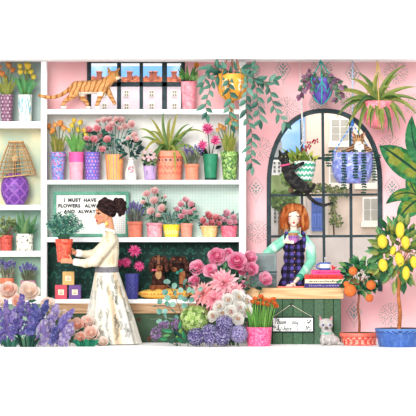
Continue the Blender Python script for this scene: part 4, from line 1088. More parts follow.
fruit_tree('tall lemon tree with yellow lemons in a blue scalloped pot', 'lemon_tree', 'lemon', 399, 1.6, (18.4, 49, 40, bluepot, None), [(399, 330), (400, 312), (398.5, 296), (399, 282), (399, 270)], (399, 252, 25, 32), [(140, 164, 78), (96, 150, 84), (52, 108, 70), (172, 180, 90), (118, 180, 112), (190, 196, 112)], 12, 6, 165,
           [(382.5, 241.5, 6, 1.15), (400, 230, 5.4, 1.5), (405.5, 242.5, 5.4, 1.2), (399.5, 259.5, 5.6, 1.3), (383, 265, 5.6, 1.15), (393, 250.5, 3.6, 1.3), (406, 273, 4.6, 1.5), (414, 262, 4.6, 1.3)], ((176, 106, 62), 1.25))
# ---------------------------------------------------------------- on and before the sales counter
GAIN = .86
CT += .0012
d = .66; k = sc(d)
def cbox(b, x0, x1, z0, z1, d0, d1, c): # x in picture units at depth d, heights above the counter in picture units
    b.box((W(x0, 0, d).x, -d1, CT + z0 * k), (W(x1, 0, d).x, -d0, CT + z1 * k), c)
t = thing('cash_register', 'old grey metal cash register on the counter beside the redhead in plaid', 'cash register', Vector((W(263, 0, d).x, -d, CT)))
GAIN = .56
b = MB(); cbox(b, 250, 276.5, 0, 14.5, .54, .78, (112, 138, 140)); link('case', b, M_METAL, t, bevel=.006)
b = MB(); cbox(b, 251, 276.5, 16, 34, .58, .70, (140, 158, 156)); cbox(b, 250.3, 277, 14.6, 16.4, .56, .74, (74, 96, 100)); link('display_housing', b, M_METAL, t, bevel=.006)
b = MB(); cbox(b, 253.5, 274, 18.5, 31.5, .70, .704, (122, 140, 138)); link('display_panel', b, M_METAL, t)
for z in (3, 7.5):
    b = MB(); cbox(b, 254, 274.5, z, z + 3.2, .78, .785, (132, 158, 164)); link('drawer', b, M_METAL, t, bevel=.002)
b = MB(); cbox(b, 271, 276, 9, 13.5, .78, .80, (58, 74, 80)); link('lock_plate', b, M_METAL, t)
GAIN = .86
b = MB(); d = .84; k = sc(d)
b.box((W(277, 0, d).x, -.93, CT), (W(304, 0, d).x, -.74, CT + .006), (232, 98, 72)); b.box((W(278, 0, d).x, -.925, CT + .006), (W(303, 0, d).x, -.745, CT + .010), (246, 240, 230)); b.box((W(277, 0, d).x, -.93, CT + .010), (W(304, 0, d).x, -.74, CT + .015), (236, 110, 80))
solo('order_pad', b, M_PAPER, 'thin orange order pad lying on the counter under her resting hand', 'notepad')
z = CT; d = .72; k = sc(d)
BK = [(304.2, 344, 4.3, (66, 60, 126), 'navy blue book at the bottom of the stack on the counter', (150, 140, 190)), (304.6, 343.5, 4.2, (240, 226, 196), 'cream book second from the bottom of the counter stack', (90, 70, 70)),
      (304.4, 343, 4.4, (226, 74, 66), 'red book under the pink one in the counter stack', (160, 40, 44)), (311, 342, 4.6, (232, 86, 140), 'pink book on top of the stack beneath the blue mug', (190, 50, 110))]
for x0, x1, h, c, lab, ink in BK:
    a0, a1 = W(x0, 0, d).x, W(x1, 0, d).x; hh = h * k - .0012
    t = thing('book', lab, 'book', Vector(((a0 + a1) / 2, -d, z)), 'books stacked on the counter')
    b = MB(); b.box((a0, -.86, z), (a1, -.60, z + .004), c); b.box((a0, -.86, z + hh - .004), (a1, -.60, z + hh), c); b.box((a0, -.866, z), (a1, -.855, z + hh), c); link('cover', b, M_PAPER, t, bevel=.0015)
    b = MB(); b.box((a0 + .004, -.855, z + .0042), (a1 - .004, -.605, z + hh - .0042), (240, 232, 214)); link('pages', b, M_PAPER, t)
    b = MB(); x = a0 + .05
    while x < a1 - .06:   # worn title lettering on the spine
        w_ = .008 + .022 * R(); b.box((x, -.8675, z + hh * .32), (x + w_, -.8662, z + hh * (.5 + .22 * R())), ink); x += w_ + .007
    link('spine_lettering', b, M_PAPER, t)
    z += h * k
t = thing('mug', 'white mug with blue bands on top of the stacked books', 'mug', W(325, 0, d) * 1); t.location = (W(325, 0, d).x, -d, z)
b = MB(); b.lathe([(0, 0), (.058, 0), (.062, .004), (.066, .086), (.06, .086), (.056, .01), (0, .012)], t.location.copy(), 40, lambda u, v: jit((70, 104, 178), 8) if v < 1.8 or v > 6.0 and v < 7.6 else jit((242, 244, 248), 3), k, 1, .4); link('body', b, M_POT, t)
b = MB(); P = [t.location + Vector((-.062 - .036 * sin(pi * q / 10), -.02, .012 + .056 * (1 - cos(pi * q / 10)) / 2)) for q in range(11)]; b.tube(P, .0085, (70, 104, 178), 8); link('handle', b, M_POT, t)
b = MB(); b.tube([t.location + Vector((-.01, 0, .02)), t.location + Vector((.0, -.01, .125))], .004, (210, 214, 216), 6); b.ell(t.location + Vector((.001, -.011, .13)), (.01, .004, .014), (210, 214, 216), 8, 6); solo('teaspoon', b, M_METAL, 'small silver teaspoon standing in the blue banded mug', 'spoon')
b = MB(); p = Vector((W(333.2, 0, d).x, -d - .04, z)); b.ell(p + Vector((0, 0, .022)), (.022, .014, .019), (222, 52, 56), 12, 8); b.ell(p + Vector((-.012, 0, .042)), (.011, .01, .011), (230, 70, 66), 10, 6); b.add([p + Vector((.014, -.004, .026)), p + Vector((.044, -.004, .045)), p + Vector((.036, .006, .03)), p + Vector((.018, .006, .016))], [(0, 1, 2, 3)], (206, 40, 48)); b.add([p + Vector((-.02, 0, .044)), p + Vector((-.032, 0, .04)), p + Vector((-.02, 0, .038))], [(0, 1, 2)], (240, 180, 70)); 
solo('bird_ornament', b, M_POT, 'tiny red bird ornament beside the blue banded mug', 'ornament')

# hanging sign
ds = CD - .03 + .02
t = thing('counter_sign', 'white hanging sign with black handwriting on the green counter front', 'sign', W(293, 332, ds))
b = MB(); b.pbox(271.6, 314.2, 316.6, 332.6, ds - .012, ds, (34, 44, 42)); link('border', b, M_PAINT, t, bevel=.002)
b = MB(); b.pbox(273, 312.8, 318, 331.2, ds, ds + .003, (250, 250, 246)); link('board', b, M_PAPER, t)
def pen(strokes, ox, oy, s_, mb, c=(40, 44, 44), w_=.25):
    for st in strokes:
        P = spline([W(ox + x * s_ + (3 - y) * .14 * s_, oy + y * s_, ds + .0045) for x, y in st], 4); mb.tube(P, w_ * S, c, 5)
GL = {'P': ([[(1, 6), (1.2, 3), (1.4, 0)], [(.2, .8), (1.6, -.2), (3, .4), (2.8, 2), (1.2, 2.9)]], 3.3), 'l': ([[(0, 6), (1, 3.5), (1.5, .6), (.8, .4), (.6, 3), (.7, 5.6), (1.6, 5.8)]], 1.7), 'e': ([[(0, 4.8), (1.4, 4), (1.2, 3), (.4, 3.4), (.4, 5), (1.2, 6), (2.2, 5.2)]], 2.2),
      'a': ([[(1.8, 3.4), (.8, 3.1), (.2, 4.4), (.6, 5.9), (1.5, 5.2), (1.9, 3.3), (1.8, 5.4), (2.5, 5.9)]], 2.5), 's': ([[(0, 5.4), (1.2, 3), (1.4, 4.2), (1.7, 5.4), (.9, 6), (.3, 5.6)]], 2.1), 'p': ([[(.4, 3.2), (.5, 6), (.4, 8.6)], [(.5, 4.2), (1.4, 3.2), (2, 4.2), (1.6, 5.8), (.6, 5.6)]], 2.5),
      'y': ([[(.1, 3.2), (.4, 5.4), (1.2, 5.8), (1.9, 3.3), (1.7, 7), (.9, 8.8), (.1, 8)]], 2.5), 'h': ([[(.3, 0), (.4, 3), (.3, 6), (.8, 3.8), (1.6, 3.2), (1.9, 4.4), (1.9, 6), (2.5, 5.7)]], 2.6), 'r': ([[(.2, 3.4), (.4, 4.2), (.4, 6), (.6, 4), (1.3, 3.2), (1.9, 3.6)]], 2.)}
def write(txt, x, y, s_):
    for ch in txt:
        if ch == ' ': x += 2.2 * s_; continue
        g_, w_ = GL[ch]; b = MB(); pen(g_, x, y, s_, b); link('lettering', b, M_PAINT, t); x += w_ * s_
write('Please', 274.6, 318.7, .86); write('pay', 292, 318.5, .92); write('here', 284.2, 325.2, .88)
b = MB(); p = W(297.2, 329.2, ds + .0045); b.octa(p, .55 * S, (40, 44, 44)); b.octa(p + Vector((.008, 0, .004)), .55 * S, (40, 44, 44))
def sprig(cx, cy, n, mb, seed):
    random.seed(seed)
    for q in range(n):
        a = R() * 6.28; p = W(cx + (R() - .5) * 5.5, cy + (R() - .5) * 4.4, ds + .004); mb.leaf(p, Vector((cos(a), -.05, sin(a))), 2. * S, 1. * S, Vector((0, -1, 0)), (38, 58, 54), 0, 3, 'l')
sprig(307.6, 321.6, 11, b, 3); sprig(308.6, 328, 12, b, 4); sprig(276.6, 327.6, 10, b, 5); sprig(281, 328.6, 6, b, 6); random.seed(11)
link('ornament', b, M_PAINT, t)
b = MB(); b.tube([W(272.5, 317.4, ds - .004), W(291, 304.6, ds + .004), W(313, 317.4, ds - .004)], .3 * S, (224, 214, 190), 5); link('cord', b, M_ROPE, t)
b = MB(); b.ell(W(291, 304.4, ds + .0), (.013, .016, .013), (30, 34, 34), 10, 8); link('nail', b, M_METAL, t)

GAIN = .86
# ---------------------------------------------------------------- cut flowers standing on the floor
def floor_pt(x, d): return Vector((W(x, 0, d).x, -d, 0.))
def stemline(x, y, d, fx, fd=None, bow=.3, n=8):
    p0 = floor_pt(fx, fd or d); p2 = W(x, y, d); return bez(p0, p0.lerp(p2, .5) + Vector(((p0.x - p2.x) * .0, .02, (p2.z) * .2 * bow)), p2, n)
def cut(name, label, cat, fx, d, group): return thing(name, label, cat, floor_pt(fx, d), group)
def stem_part(t, P, r=.5, c=(84, 136, 84), leaves=0, pal=GR, L=7, w_=3):
    b = MB(); b.tube(P, r * S, jit(c, 8), 6); st = link('stem', b, M_LEAF, t)
    for i in range(leaves):
        q = P[int(len(P) * (.35 + .6 * (i + R()) / max(1, leaves)) * .98)]; b = MB(); sg = 1 if i % 2 else -1
        cc = jit(random.choice(pal), 10); b.leaf(q, Vector((sg, -.5, .35 * R())), L * S, w_ * S, Vector((0, -1, .4)), cc, .15, 5, 'o', mid=mixc(cc, (30, 70, 50), .25)); link('leaf', b, M_LEAF, t)
PEACH = [(248, 206, 184), (250, 222, 206), (244, 180, 152), (240, 160, 130), (252, 230, 218)]
for x, y, r, d, lab in [(8, 290, 9.5, 1.1, 'large peach rose nearest the orange lavender pot'), (29, 291, 10, 1.12, 'large blush rose under the mauve lavender pot'), (18, 300, 6.5, 1.2, 'half hidden coral rose between the two large pale roses'), (48, 304, 7.5, 1.15, 'cream and peach rose low beside the white shelf post'),
                        (1, 303, 6.5, 1.2, 'pale rose at the outer edge below the orange lavender pot'), (66, 322, 6, 1.3, 'small cream rose among the lilac delphiniums'), (77, 324, 6.5, 1.32, 'coral centred peach rose close to the lilac delphinium tip'), (87, 322, 7, 1.28, 'upper peach rose against the patterned skirt'), (91, 333, 8, 1.38, 'largest peach rose against the patterned skirt'), (80, 337, 6, 1.42, 'low coral rose in front of the pale roses by the skirt'), (70, 332, 5, 1.36, 'pale peach rose peering out beside the long lilac delphinium'), (63, 314, 5, 1.25, 'blush rose high between the lilac spikes before the bench edge'), (103, 342, 5.5, 1.42, 'small blush rose lying low on the skirt hem')]:
    t = cut('rose', lab, 'rose', x, d, 'peach roses by the florist')
    pal_ = [(238, 144, 110), (246, 178, 150), (250, 204, 180)] if 'coral' in lab else [(250, 226, 206), (252, 236, 222), (246, 206, 180)] if ('cream' in lab or 'pale' in lab or 'blush' in lab) else PEACH
    link('bloom', rose_bloom(W(x, y, d), r * sc(d), pal_, Vector(((R() - .5) * .7, -1, .5)), (252, 236, 226)), M_PETAL, t)
    stem_part(t, stemline(x, y + r * .5, d - .02, x), .55, (90, 140, 90), 2, TEAL, 8, 4)
GAIN = .66
VIO = [(92, 84, 172), (112, 96, 186), (74, 64, 152), (134, 108, 190), (86, 74, 160)]
LIL = [(172, 150, 212), (150, 126, 200), (196, 178, 226), (128, 104, 184), (210, 190, 224)]
DBL = [(62, 66, 152), (84, 90, 176), (48, 50, 128), (104, 108, 190)]
def delph(lab, pts, w0, d, pal, n, name='delphinium'):
    t = cut(name, lab, 'delphinium', pts[-1][0], d, 'delphiniums before the shelves'); k = sc(d)
    P = spline([W(x, y, d) for x, y in pts], 10); b = MB(); m = len(P)
    for i in range(n):
        q = (i + R()) / n; p = P[min(m - 1, int(q * m))]; a = R() * 6.28; rr = w0 * k * (.25 + .75 * min(1, q * 2.2)) * sqrt(R())
        o = Vector((cos(a) * rr, -abs(sin(a)) * rr * .9 - .004, (R() - .5) * 2 * k))
        b.floret(p + o, (1.3 + 1.1 * min(1, q * 2)) * k * (.8 + .4 * R()), o + Vector((0, -.04, .012)), random.choice(pal), 5)
        if R() < .35: b.octa(p + o * 1.08, .4 * k, (236, 230, 240))
    for i in range(6): b.octa(P[i], (.5 + .12 * i) * k, jit(pal[0], 12))
    link('flower_spike', b, M_PETAL, t)
    Q = list(reversed(P)); base = floor_pt(pts[-1][0], d)
    b = MB(); b.tube([base] + Q, [.6 * k] + [.5 * k * (1 - .7 * i / m) for i in range(m)], (104, 150, 110), 5); st = link('stem', b, M_LEAF, t)
for a in [('outermost violet delphinium at the edge by the pale rose', [(0, 309), (1, 325), (2, 342)], 5, 1.5, VIO, 70), ('violet delphinium in front of the large peach rose', [(6, 301), (8, 315), (10, 336)], 4.6, 1.45, [(124, 96, 180), (100, 84, 172), (150, 120, 196)], 75),
          ('mauve delphinium leaning between two violet spikes', [(14, 309), (14, 322), (13, 340)], 4, 1.56, VIO + LIL[:2], 60), ('tall purple delphinium rising under the blush rose', [(22, 295), (21, 312), (21, 334)], 5.4, 1.5, [(110, 92, 180), (84, 72, 160), (130, 108, 192), (76, 62, 146)], 95),
          ('deep violet delphinium with a curved tip behind the tall purple one', [(28, 303), (31, 316), (31, 337)], 4.8, 1.44, VIO, 75), ('blue violet delphinium with full round florets', [(34, 305), (36, 316), (30, 333)], 5, 1.58, DBL + VIO[:2], 80),
          ('dark blue delphinium bending toward the white post', [(47, 301), (44, 309), (38, 320)], 3.6, 1.4, DBL, 62), ('pale lilac delphinium cluster with open florets', [(45, 320), (43, 330), (44, 343)], 6.6, 1.6, LIL, 90), ('lilac delphinium touching the bench edge', [(57, 305), (53, 317), (50, 338)], 4.6, 1.47, LIL + VIO[:1], 80),
          ('long lilac delphinium pointing at the skirt', [(73, 310), (65, 319), (57, 338)], 4.2, 1.55, [(128, 110, 200), (154, 136, 214), (110, 90, 186)], 90), ('pale mauve delphinium low beside the coral rose', [(72, 324), (67, 333), (63, 344)], 5.6, 1.62, LIL, 80), ('dark violet delphinium tucked low among lilac spikes', [(56, 326), (54, 334), (53, 343)], 3.4, 1.66, DBL + LIL[:1], 44)]:
    delph(*a)
GAIN = .86
def tuft(lab, cx, d, n, h, sp, pal, w_=2.6, name='leafy_plant', cat='plant', group='green leaves at the front'):
    t = cut(name, lab, cat, cx, d, group); f = MB(); k = sc(d)
    for i in range(n):
        s_ = (i + .5) / n * 2 - 1; L = h * (.7 + .4 * R()); p0 = floor_pt(cx + s_ * sp * .55, d)
        f.blade(bez(p0, p0 + Vector((s_ * .02, -.01, L * .6 * k)), p0 + Vector((s_ * sp * .6 * k, -.04 * R() - .01, L * k)), 6), w_ * k * (.8 + .5 * R()), Vector((R() - .5, -1, .2)), jit(random.choice(pal), 14))
    link('foliage', f, M_LEAF, t)
tuft('dark strappy leaves at the foot of the tall purple delphinium', 28, 1.72, 16, 13, 13, [(28, 78, 62), (52, 110, 86), (18, 54, 48), (90, 140, 112)])
tuft('teal leaves at the foot of the pale lilac delphinium', 10, 1.7, 10, 9, 10, [(60, 120, 100), (96, 152, 128), (40, 92, 80)])
tuft('broad bright green leaves under the peach roses by the skirt', 86, 1.6, 13, 8, 13, [(24, 124, 92), (52, 150, 112), (16, 96, 76)], 4)

# the big mixed bouquet
PK = [(238, 104, 154), (246, 144, 182), (228, 70, 128), (250, 184, 206), (214, 52, 106)]
def bq_rose(x, y, r, d, lab, pal, name, group, fx=None, lv=2, edge=None, leafp=DK):
    fx = fx if fx is not None else 222 + (x - 222) * .35
    t = cut(name, lab, name.replace('_', ' '), fx, 1.2, group)
    link('bloom', rose_bloom(W(x, y, d), r * sc(d), pal, Vector(((x - 220) * .012 + (R() - .5) * .3, -1, .45)), edge), M_PETAL, t)
    stem_part(t, stemline(x, y + r * .4, d - .015, fx, 1.2), .5, (76, 128, 84), lv, leafp, 7.5, 4)
    return t
for x, y, r, lab in [(197, 267.5, 7.6, 'pink rose beside the puppy with the teal bow'), (210.5, 270.5, 7.4, 'cup shaped pink rose below the highest rose'), (217, 256.5, 9.5, 'highest pink rose of the bouquet'), (194, 281, 6, 'small pink rose just above the eucalyptus'), (237, 260.5, 9.5, 'big open pink rose before the white shelf post'), (228.5, 252.5, 5, 'pink rose tucked behind the highest rose'), (244, 269, 7.8, 'hanging pink rose below the big open one'),
                     (252, 268.5, 7, 'pink rose touching the cash register'), (250.5, 257.5, 7, 'pink rose bud above the cash register corner'), (265.5, 278.5, 7.2, 'single pink rose apart from the bouquet before the cash register'), (243, 284, 4, 'pink bud low in the dark leaves beside the white roses')]:
    nrose = globals().get('nrose', 0) + 1; bq_rose(x, y, r, 1.03 + .075 * (nrose % 3), lab, PK, 'pink_rose', 'pink roses of the bouquet', None, 3, (250, 192, 212))
DP2 = [(236, 78, 114), (246, 128, 150), (250, 172, 182), (226, 54, 92), (248, 150, 166)]
for x, y, r, d, lab, tipc in [(224, 283, 15, 1.22, 'largest pale pink dahlia at the heart of the bouquet', (252, 214, 214)), (203, 294, 12.5, 1.28, 'coral pink dahlia above the green hydrangea', (252, 196, 190)), (214, 300, 11, 1.33, 'deep pink dahlia between the hydrangea and white roses', (250, 176, 182)), (235, 290, 9, 1.26, 'pink dahlia with pointed petals beside the white roses', (252, 220, 216))]:
    t = cut('dahlia', lab, 'dahlia', 220 + (x - 220) * .4, 1.24, 'pink dahlias of the bouquet'); b = MB(); k = sc(d)
    b.spiky(W(x, y, d), r * k, Vector(((x - 220) * .02, -1, .5)), [(13, 1.6, 1.), (13, 1.25, .98), (12, .95, .86), (9, .62, .7), (7, .3, .5)], [(228, 56, 100), (240, 90, 128), (246, 130, 152)] if 'deep' in lab else [(240, 96, 104), (250, 140, 140), (246, 120, 130)] if 'coral' in lab else DP2, .46, tipc); link('bloom', b, M_PETAL, t)
    stem_part(t, stemline(x, y + 3, d - .02, 220 + (x - 220) * .4, 1.24), .6, (80, 130, 84), 1)
WH = [(252, 248, 240), (248, 240, 228), (255, 252, 248), (240, 226, 208)]
def whites(x, y, r, d, lab):
    t = cut('white_rose', lab, 'white rose', 230 + (x - 230) * .4, 1.34, 'white roses of the bouquet'); b = rose_bloom(W(x, y, d), r * sc(d), WH, Vector(((x - 230) * .03, -1, .3)), (255, 255, 252))
    p = W(x, y, d) + Vector((0, -r * .45 * sc(d), .004)); 
    link('bloom', b, M_PETAL, t); b = MB()
    for q in range(9): b.octa(p + Vector((R() - .5, -.4 * R(), R() - .5)) * 3.4 * S, .75 * S, jit(random.choice([(226, 190, 120), (206, 160, 130), (214, 130, 120)]), 12))
    link('stamens', b, M_PETAL, t); stem_part(t, stemline(x, y + 3, d - .02, 230 + (x - 230) * .4, 1.34), .5)
for x, y, r, d, lab in [(219, 307, 7, 1.42, 'white rose touching the deep pink dahlia'), (228, 300, 7, 1.38, 'white rose under the pointed pink dahlia'), (238.5, 297, 8, 1.36, 'largest white rose at the top of its cluster'), (247, 301, 6.5, 1.36, 'white rose close to the orange tulips'), (231, 312, 7, 1.45, 'white rose just above the middle allium'), (240, 308, 7, 1.44, 'white rose in the middle of its cluster'), (247, 311, 6.5, 1.42, 'white rose beside the pink pot rim'), (238, 319, 6.5, 1.48, 'lowest white rose above the outer allium'), (212.5, 316, 6, 1.46, 'cream rose between the hydrangea and the alliums'), (222, 314, 5.5, 1.44, 'white rose half hidden behind the middle allium')]:
    whites(x, y, r, d, lab)
# green hydrangea
d = 1.42; k = sc(d); t = cut('hydrangea', 'round lime green hydrangea below the eucalyptus', 'hydrangea', 200, 1.36, None); b = MB(); c0 = W(194, 319, d)
for i in range(210):
    v = Vector((random.gauss(0, 1), -abs(random.gauss(0, 1)) + .25, random.gauss(0, 1))).normalized()
    b.floret(c0 + Vector((v.x * 14 * k, v.y * 12 * k, v.z * 13 * k)) * (.92 + .1 * R()), 2.5 * k, v, random.choice([(196, 220, 124), (168, 204, 92), (222, 236, 168), (138, 180, 74), (206, 228, 140)]), 4)
b.ell(c0, (11.8 * k, 9.5 * k, 11 * k), (120, 160, 70), 16, 10); link('bloom', b, M_PETAL, t); stem_part(t, stemline(194, 328, 1.36, 200, 1.36), .7, (100, 150, 80), 3, [(40, 110, 74), (70, 140, 90)], 10, 6)
# alliums
ALL = [(112, 96, 164), (160, 146, 206), (82, 68, 132), (196, 186, 226), (66, 54, 112)]
for x, y, r, d, lab in [(224.5, 324, 8.6, 1.58, 'violet allium just under the white roses'), (209.5, 333, 8.8, 1.6, 'violet allium between hydrangea and middle allium'), (196, 339, 8.6, 1.64, 'dark violet allium under the green hydrangea'), (238.5, 334, 8.8, 1.62, 'pale violet allium beside the pink pot'), (222, 341.5, 8.4, 1.68, 'lowest deep violet allium at the bouquet foot'), (210, 346 - 3.5, 5.5, 1.72, 'small violet allium squeezed low between larger ones')]:
    t = cut('allium', lab, 'allium', x, d, 'violet alliums of the bouquet'); b = MB(); k = sc(d); y = min(y, 345.2 - r * .98) if y + r > 345.2 else y; c0 = W(x, y, d); n = int(150 * (r / 8.6) ** 2)
    b.ell(c0, r * .62 * k, (56, 46, 96), 12, 8)
    for i in range(n):
        zz_ = 1 - 2 * (i + .5) / n; a = i * 2.39996; q = sqrt(1 - zz_ * zz_); v = Vector((q * cos(a), q * sin(a), zz_))
        if v.y > .45: continue
        p = c0 + v * r * .96 * k * (.93 + .1 * R()); u_, w_ = perp(v)
        for j in range(6):
            g_ = j * pi / 3 + i; dv = (u_ * cos(g_) + w_ * sin(g_)) + v * .35; sd = dv.cross(v).normalized()
            cc = jit(random.choice(ALL[2:] + ALL[:1] if 'dark' in lab or 'deep' in lab else ALL[:2] + ALL[3:4] if 'pale' in lab else ALL), 12); b.add([p, p + dv * .9 * k + sd * .42 * k, p + dv * 2. * k, p + dv * .9 * k - sd * .42 * k], [(0, 1, 2, 3)], cc)
    link('bloom', b, M_PETAL, t); b = MB(); b.tube([floor_pt(x, d), c0], .5 * k, (96, 140, 96), 6); link('stem', b, M_LEAF, t)
# eucalyptus
EU = [(140, 196, 176), (116, 178, 160), (162, 212, 194), (98, 160, 144)]
for lab, d, pts, lv in [('eucalyptus sprig reaching up past the upright puppy', 1.3, [(190, 335), (181, 312), (173, 292), (167, 284)], [(167, 282, 3.6), (174, 286, 3), (165.5, 292, 3), (175, 293, 3), (168, 298, 3.2), (180, 297.5, 3), (183.5, 306, 3), (173, 304, 3)]),
                        ('eucalyptus sprig spreading lowest over the mottled panel', 1.36, [(186, 340), (176, 322), (166, 317), (154, 319)], [(154, 319, 3.8), (159, 321, 3), (165, 316, 3.4), (171, 318.5, 3.4), (176, 318, 2.8), (166, 322, 2.6)]),
                        ('eucalyptus sprig pointing across the wooden bench edge', 1.33, [(188, 336), (176, 314), (166, 306), (154, 306.5)], [(154, 306, 3), (160, 302, 3), (159, 311, 2.8), (167, 304, 3), (165, 311, 2.8), (173, 311, 3)]),
                        ('upright eucalyptus sprig above the green hydrangea', 1.31, [(195, 334), (190, 312), (187, 296), (185.5, 283)], [(185, 282, 3.6), (188.5, 290, 3.2), (181, 290, 2.8), (185, 299, 3.2), (191, 300, 3), (188, 306, 2.8)]),
                        ('short eucalyptus tip next to the small pink rose', 1.29, [(200, 334), (197, 310), (196, 292), (196.5, 283)], [(196.5, 283, 3.4), (200, 289, 2.6), (193, 291, 2.8), (198, 297, 2.6)])]:
    k = sc(d); t = cut('eucalyptus', lab, 'eucalyptus', pts[0][0] + 8, d, 'eucalyptus sprigs'); P = spline([floor_pt(pts[0][0] + 8, d)] + [W(x, y, d) for x, y in pts], 8); b = MB(); b.tube(P, .38 * k, (132, 112, 100), 5); link('stem', b, M_LEAF, t)
    for x, y, r in lv:
        p = W(x, y, d + .03); q = min(P, key=lambda e: (e - p).length); dv = p - q; dv = dv if dv.length > .4 * k else Vector((.3, -.3, 1)); dv.normalize()
        b = MB(); cc = jit(random.choice(EU), 8); b.leaf(p - dv * r * .95 * k, dv, r * 2.25 * k, r * 2.0 * k, Vector((0, -1, .25)), cc, .05, 7, 'r', mid=mixc(cc, (220, 240, 230), .25), fold=.1); b.tube([q, p - dv * r * .8 * k], .2 * k, (132, 130, 110), 4); link('leaf', b, M_LEAF, t)
# lilac sprigs and green leaves
LP = [(112, 76, 130), (140, 98, 156), (92, 58, 108), (168, 128, 180)]
for lab, x, y, d, rx, ry in [('purple lilac spray nearest the skirt', 156, 334, 1.46, 5, 7), ('upper purple lilac spray beside the broad green leaf', 164, 325, 1.42, 5.5, 4), ('purple lilac spray beneath the lowest eucalyptus', 175.5, 325.5, 1.4, 4, 7)]:
    k = sc(d); t = cut('lilac', lab, 'lilac', 178, d, 'purple lilac sprays'); b = MB()
    for i in range(60):
        a = R() * 6.28; q = sqrt(R()); v = Vector((cos(a) * q, -.6 - .5 * R(), sin(a) * q)); b.floret(W(x + cos(a) * q * rx, y - sin(a) * q * ry, d + R() * .03), 1.25 * k, v, random.choice(LP), 4)
    link('bloom', b, M_PETAL, t); stem_part(t, stemline(x, y + ry * .5, d - .01, 178, d), .4, (90, 120, 80))
LG = [(32, 130, 84), (66, 160, 102), (18, 84, 62), (110, 180, 100), (14, 60, 52)]
for lab, d, cx, lv in [('branch of broad green leaves beside the purple lilac', 1.5, 176, [(168, 331, 11, 2.9), (176, 333, 10, 2.0), (164, 339, 9, 3.1), (172, 341, 9, .6), (180, 326, 9, 1.4), (166, 336, 8, .2)]), ('branch of dark glossy leaves under the green hydrangea', 1.56, 188, [(184, 336, 9, 1.8), (180, 340, 9, 2.6), (189, 340, 9, 1.2), (184, 342, 8, .3), (178, 334, 9, 2.3), (191, 334, 8, 1.0)]), ('yellow green leaf shoot between lilac and hydrangea', 1.54, 180, [(180, 332, 7, 1.2), (183, 334, 6, 1.8), (178, 336, 6, .7)])]:
    k = sc(d); t = cut('leafy_branch', lab, 'leaves', cx, d, 'leafy branches of the bouquet'); b = MB(); b.tube([floor_pt(cx, d), W(cx, 330, d)], .45 * k, (70, 110, 70), 5); link('stem', b, M_LEAF, t)
    for x, y, L, a in lv:
        b = MB(); cc = jit(random.choice(LG), 10) if 'yellow' not in lab else jit((150, 196, 76), 12); dv = Vector((cos(a), -.12, sin(a))); p = W(x, y, d + .03) - dv * L * .4 * k
        b.leaf(p, dv, L * k, L * .42 * k, Vector((0, -1, .3)), cc, .05, 6, 'o', mid=mixc(cc, (16, 60, 50), .35)); b.tube([W(cx, y + 2, d), p], .25 * k, (60, 100, 70), 4); link('leaf', b, M_LEAF, t)
for lab, d, cx, top, lv in [('dark leafy rose branch beside the hanging pink rose', 1.16, 236, (238, 280), [(232, 276, 8, 2.2), (240, 279, 8, 1.0), (228, 272, 7, 1.8), (246, 283, 8, .4), (235, 285, 8, 2.6), (242, 289, 7, .2), (254, 284, 8, .6), (225, 266, 7, 1.3), (247, 274, 6, 1.2)]), ('dark leafy branch behind the cup shaped pink rose', 1.0, 212, (212, 272), [(206, 276, 8, 2.4), (215, 268, 8, 1.2), (222, 270, 8, .8), (218, 277, 7, 1.9), (208, 262, 7, 1.8), (204, 284, 7, 2.8)])]:
    k = sc(d); t = cut('leafy_branch', lab, 'leaves', cx - 6, d, 'leafy branches of the bouquet'); b = MB(); b.tube([floor_pt(cx - 6, d), W(top[0], top[1], d)], .45 * k, (60, 100, 70), 5); link('stem', b, M_LEAF, t)
    for x, y, L, a in lv:
        b = MB(); cc = jit(random.choice([(52, 96, 72), (76, 124, 84), (32, 70, 58), (96, 144, 92)]), 10); dv = Vector((cos(a), -.15, sin(a))); p = W(x, y, d + .03) - dv * L * .4 * k
        b.leaf(p, dv, L * k, L * .45 * k, Vector((0, -1, .3)), cc, .1, 6, 'o', mid=mixc(cc, (130, 170, 120), .25)); b.tube([W(top[0], min(top[1], y) + 3, d), p], .22 * k, (70, 110, 76), 4); link('leaf', b, M_LEAF, t)

# pink pot of orange tulips
d = 1.45; k = sc(d)
t = plant('tulip_pot', 'bright pink pot of small orange tulips in front of the green counter', 'potted plant', 259, 0.0, d)
pot(t, 259, 26, 23, 19, 0.0, d, blot((240, 92, 142), [(248, 130, 166), (228, 66, 122)], .5, .1), mat=M_POT, lip=1)
f = MB()
for x, y in [(255.5, 298.5), (261, 296.5), (265, 299.5), (270, 300.5), (274, 303), (276, 306), (258, 303), (263.5, 303.5), (268, 304.5), (253, 301.5), (273, 299)]:
    p0 = W(259 + (x - 261) * .75, 328, d + (R() - .5) * .1); top = W(x, y, d + .03 + R() * .05); P = bez(p0, p0.lerp(top, .5) + Vector((0, 0, .03)), top, 6); f.tube(P, .5 * k, jit((126, 186, 78), 12), 5)
    link('flower', rose_bloom(top, 2.9 * k, [(246, 124, 40), (250, 150, 62), (236, 98, 30)], Vector(((R() - .5) * .8, -.7, 1))), M_PETAL, t)
for i in range(22):
    s_ = i / 21 * 2 - 1; P0 = W(259 + s_ * 9, 328, d + (R() - .5) * .12); f.blade(bez(P0, P0 + Vector((0, -.01, .12)), P0 + Vector((s_ * .06 + (R() - .5) * .05, -.02, (.16 + .14 * R()))), 5), 1.9 * k, Vector((R() - .5, -1, 0)), jit(random.choice([(110, 178, 70), (140, 200, 92), (84, 150, 62)]), 12))
link('foliage', f, M_LEAF, t)
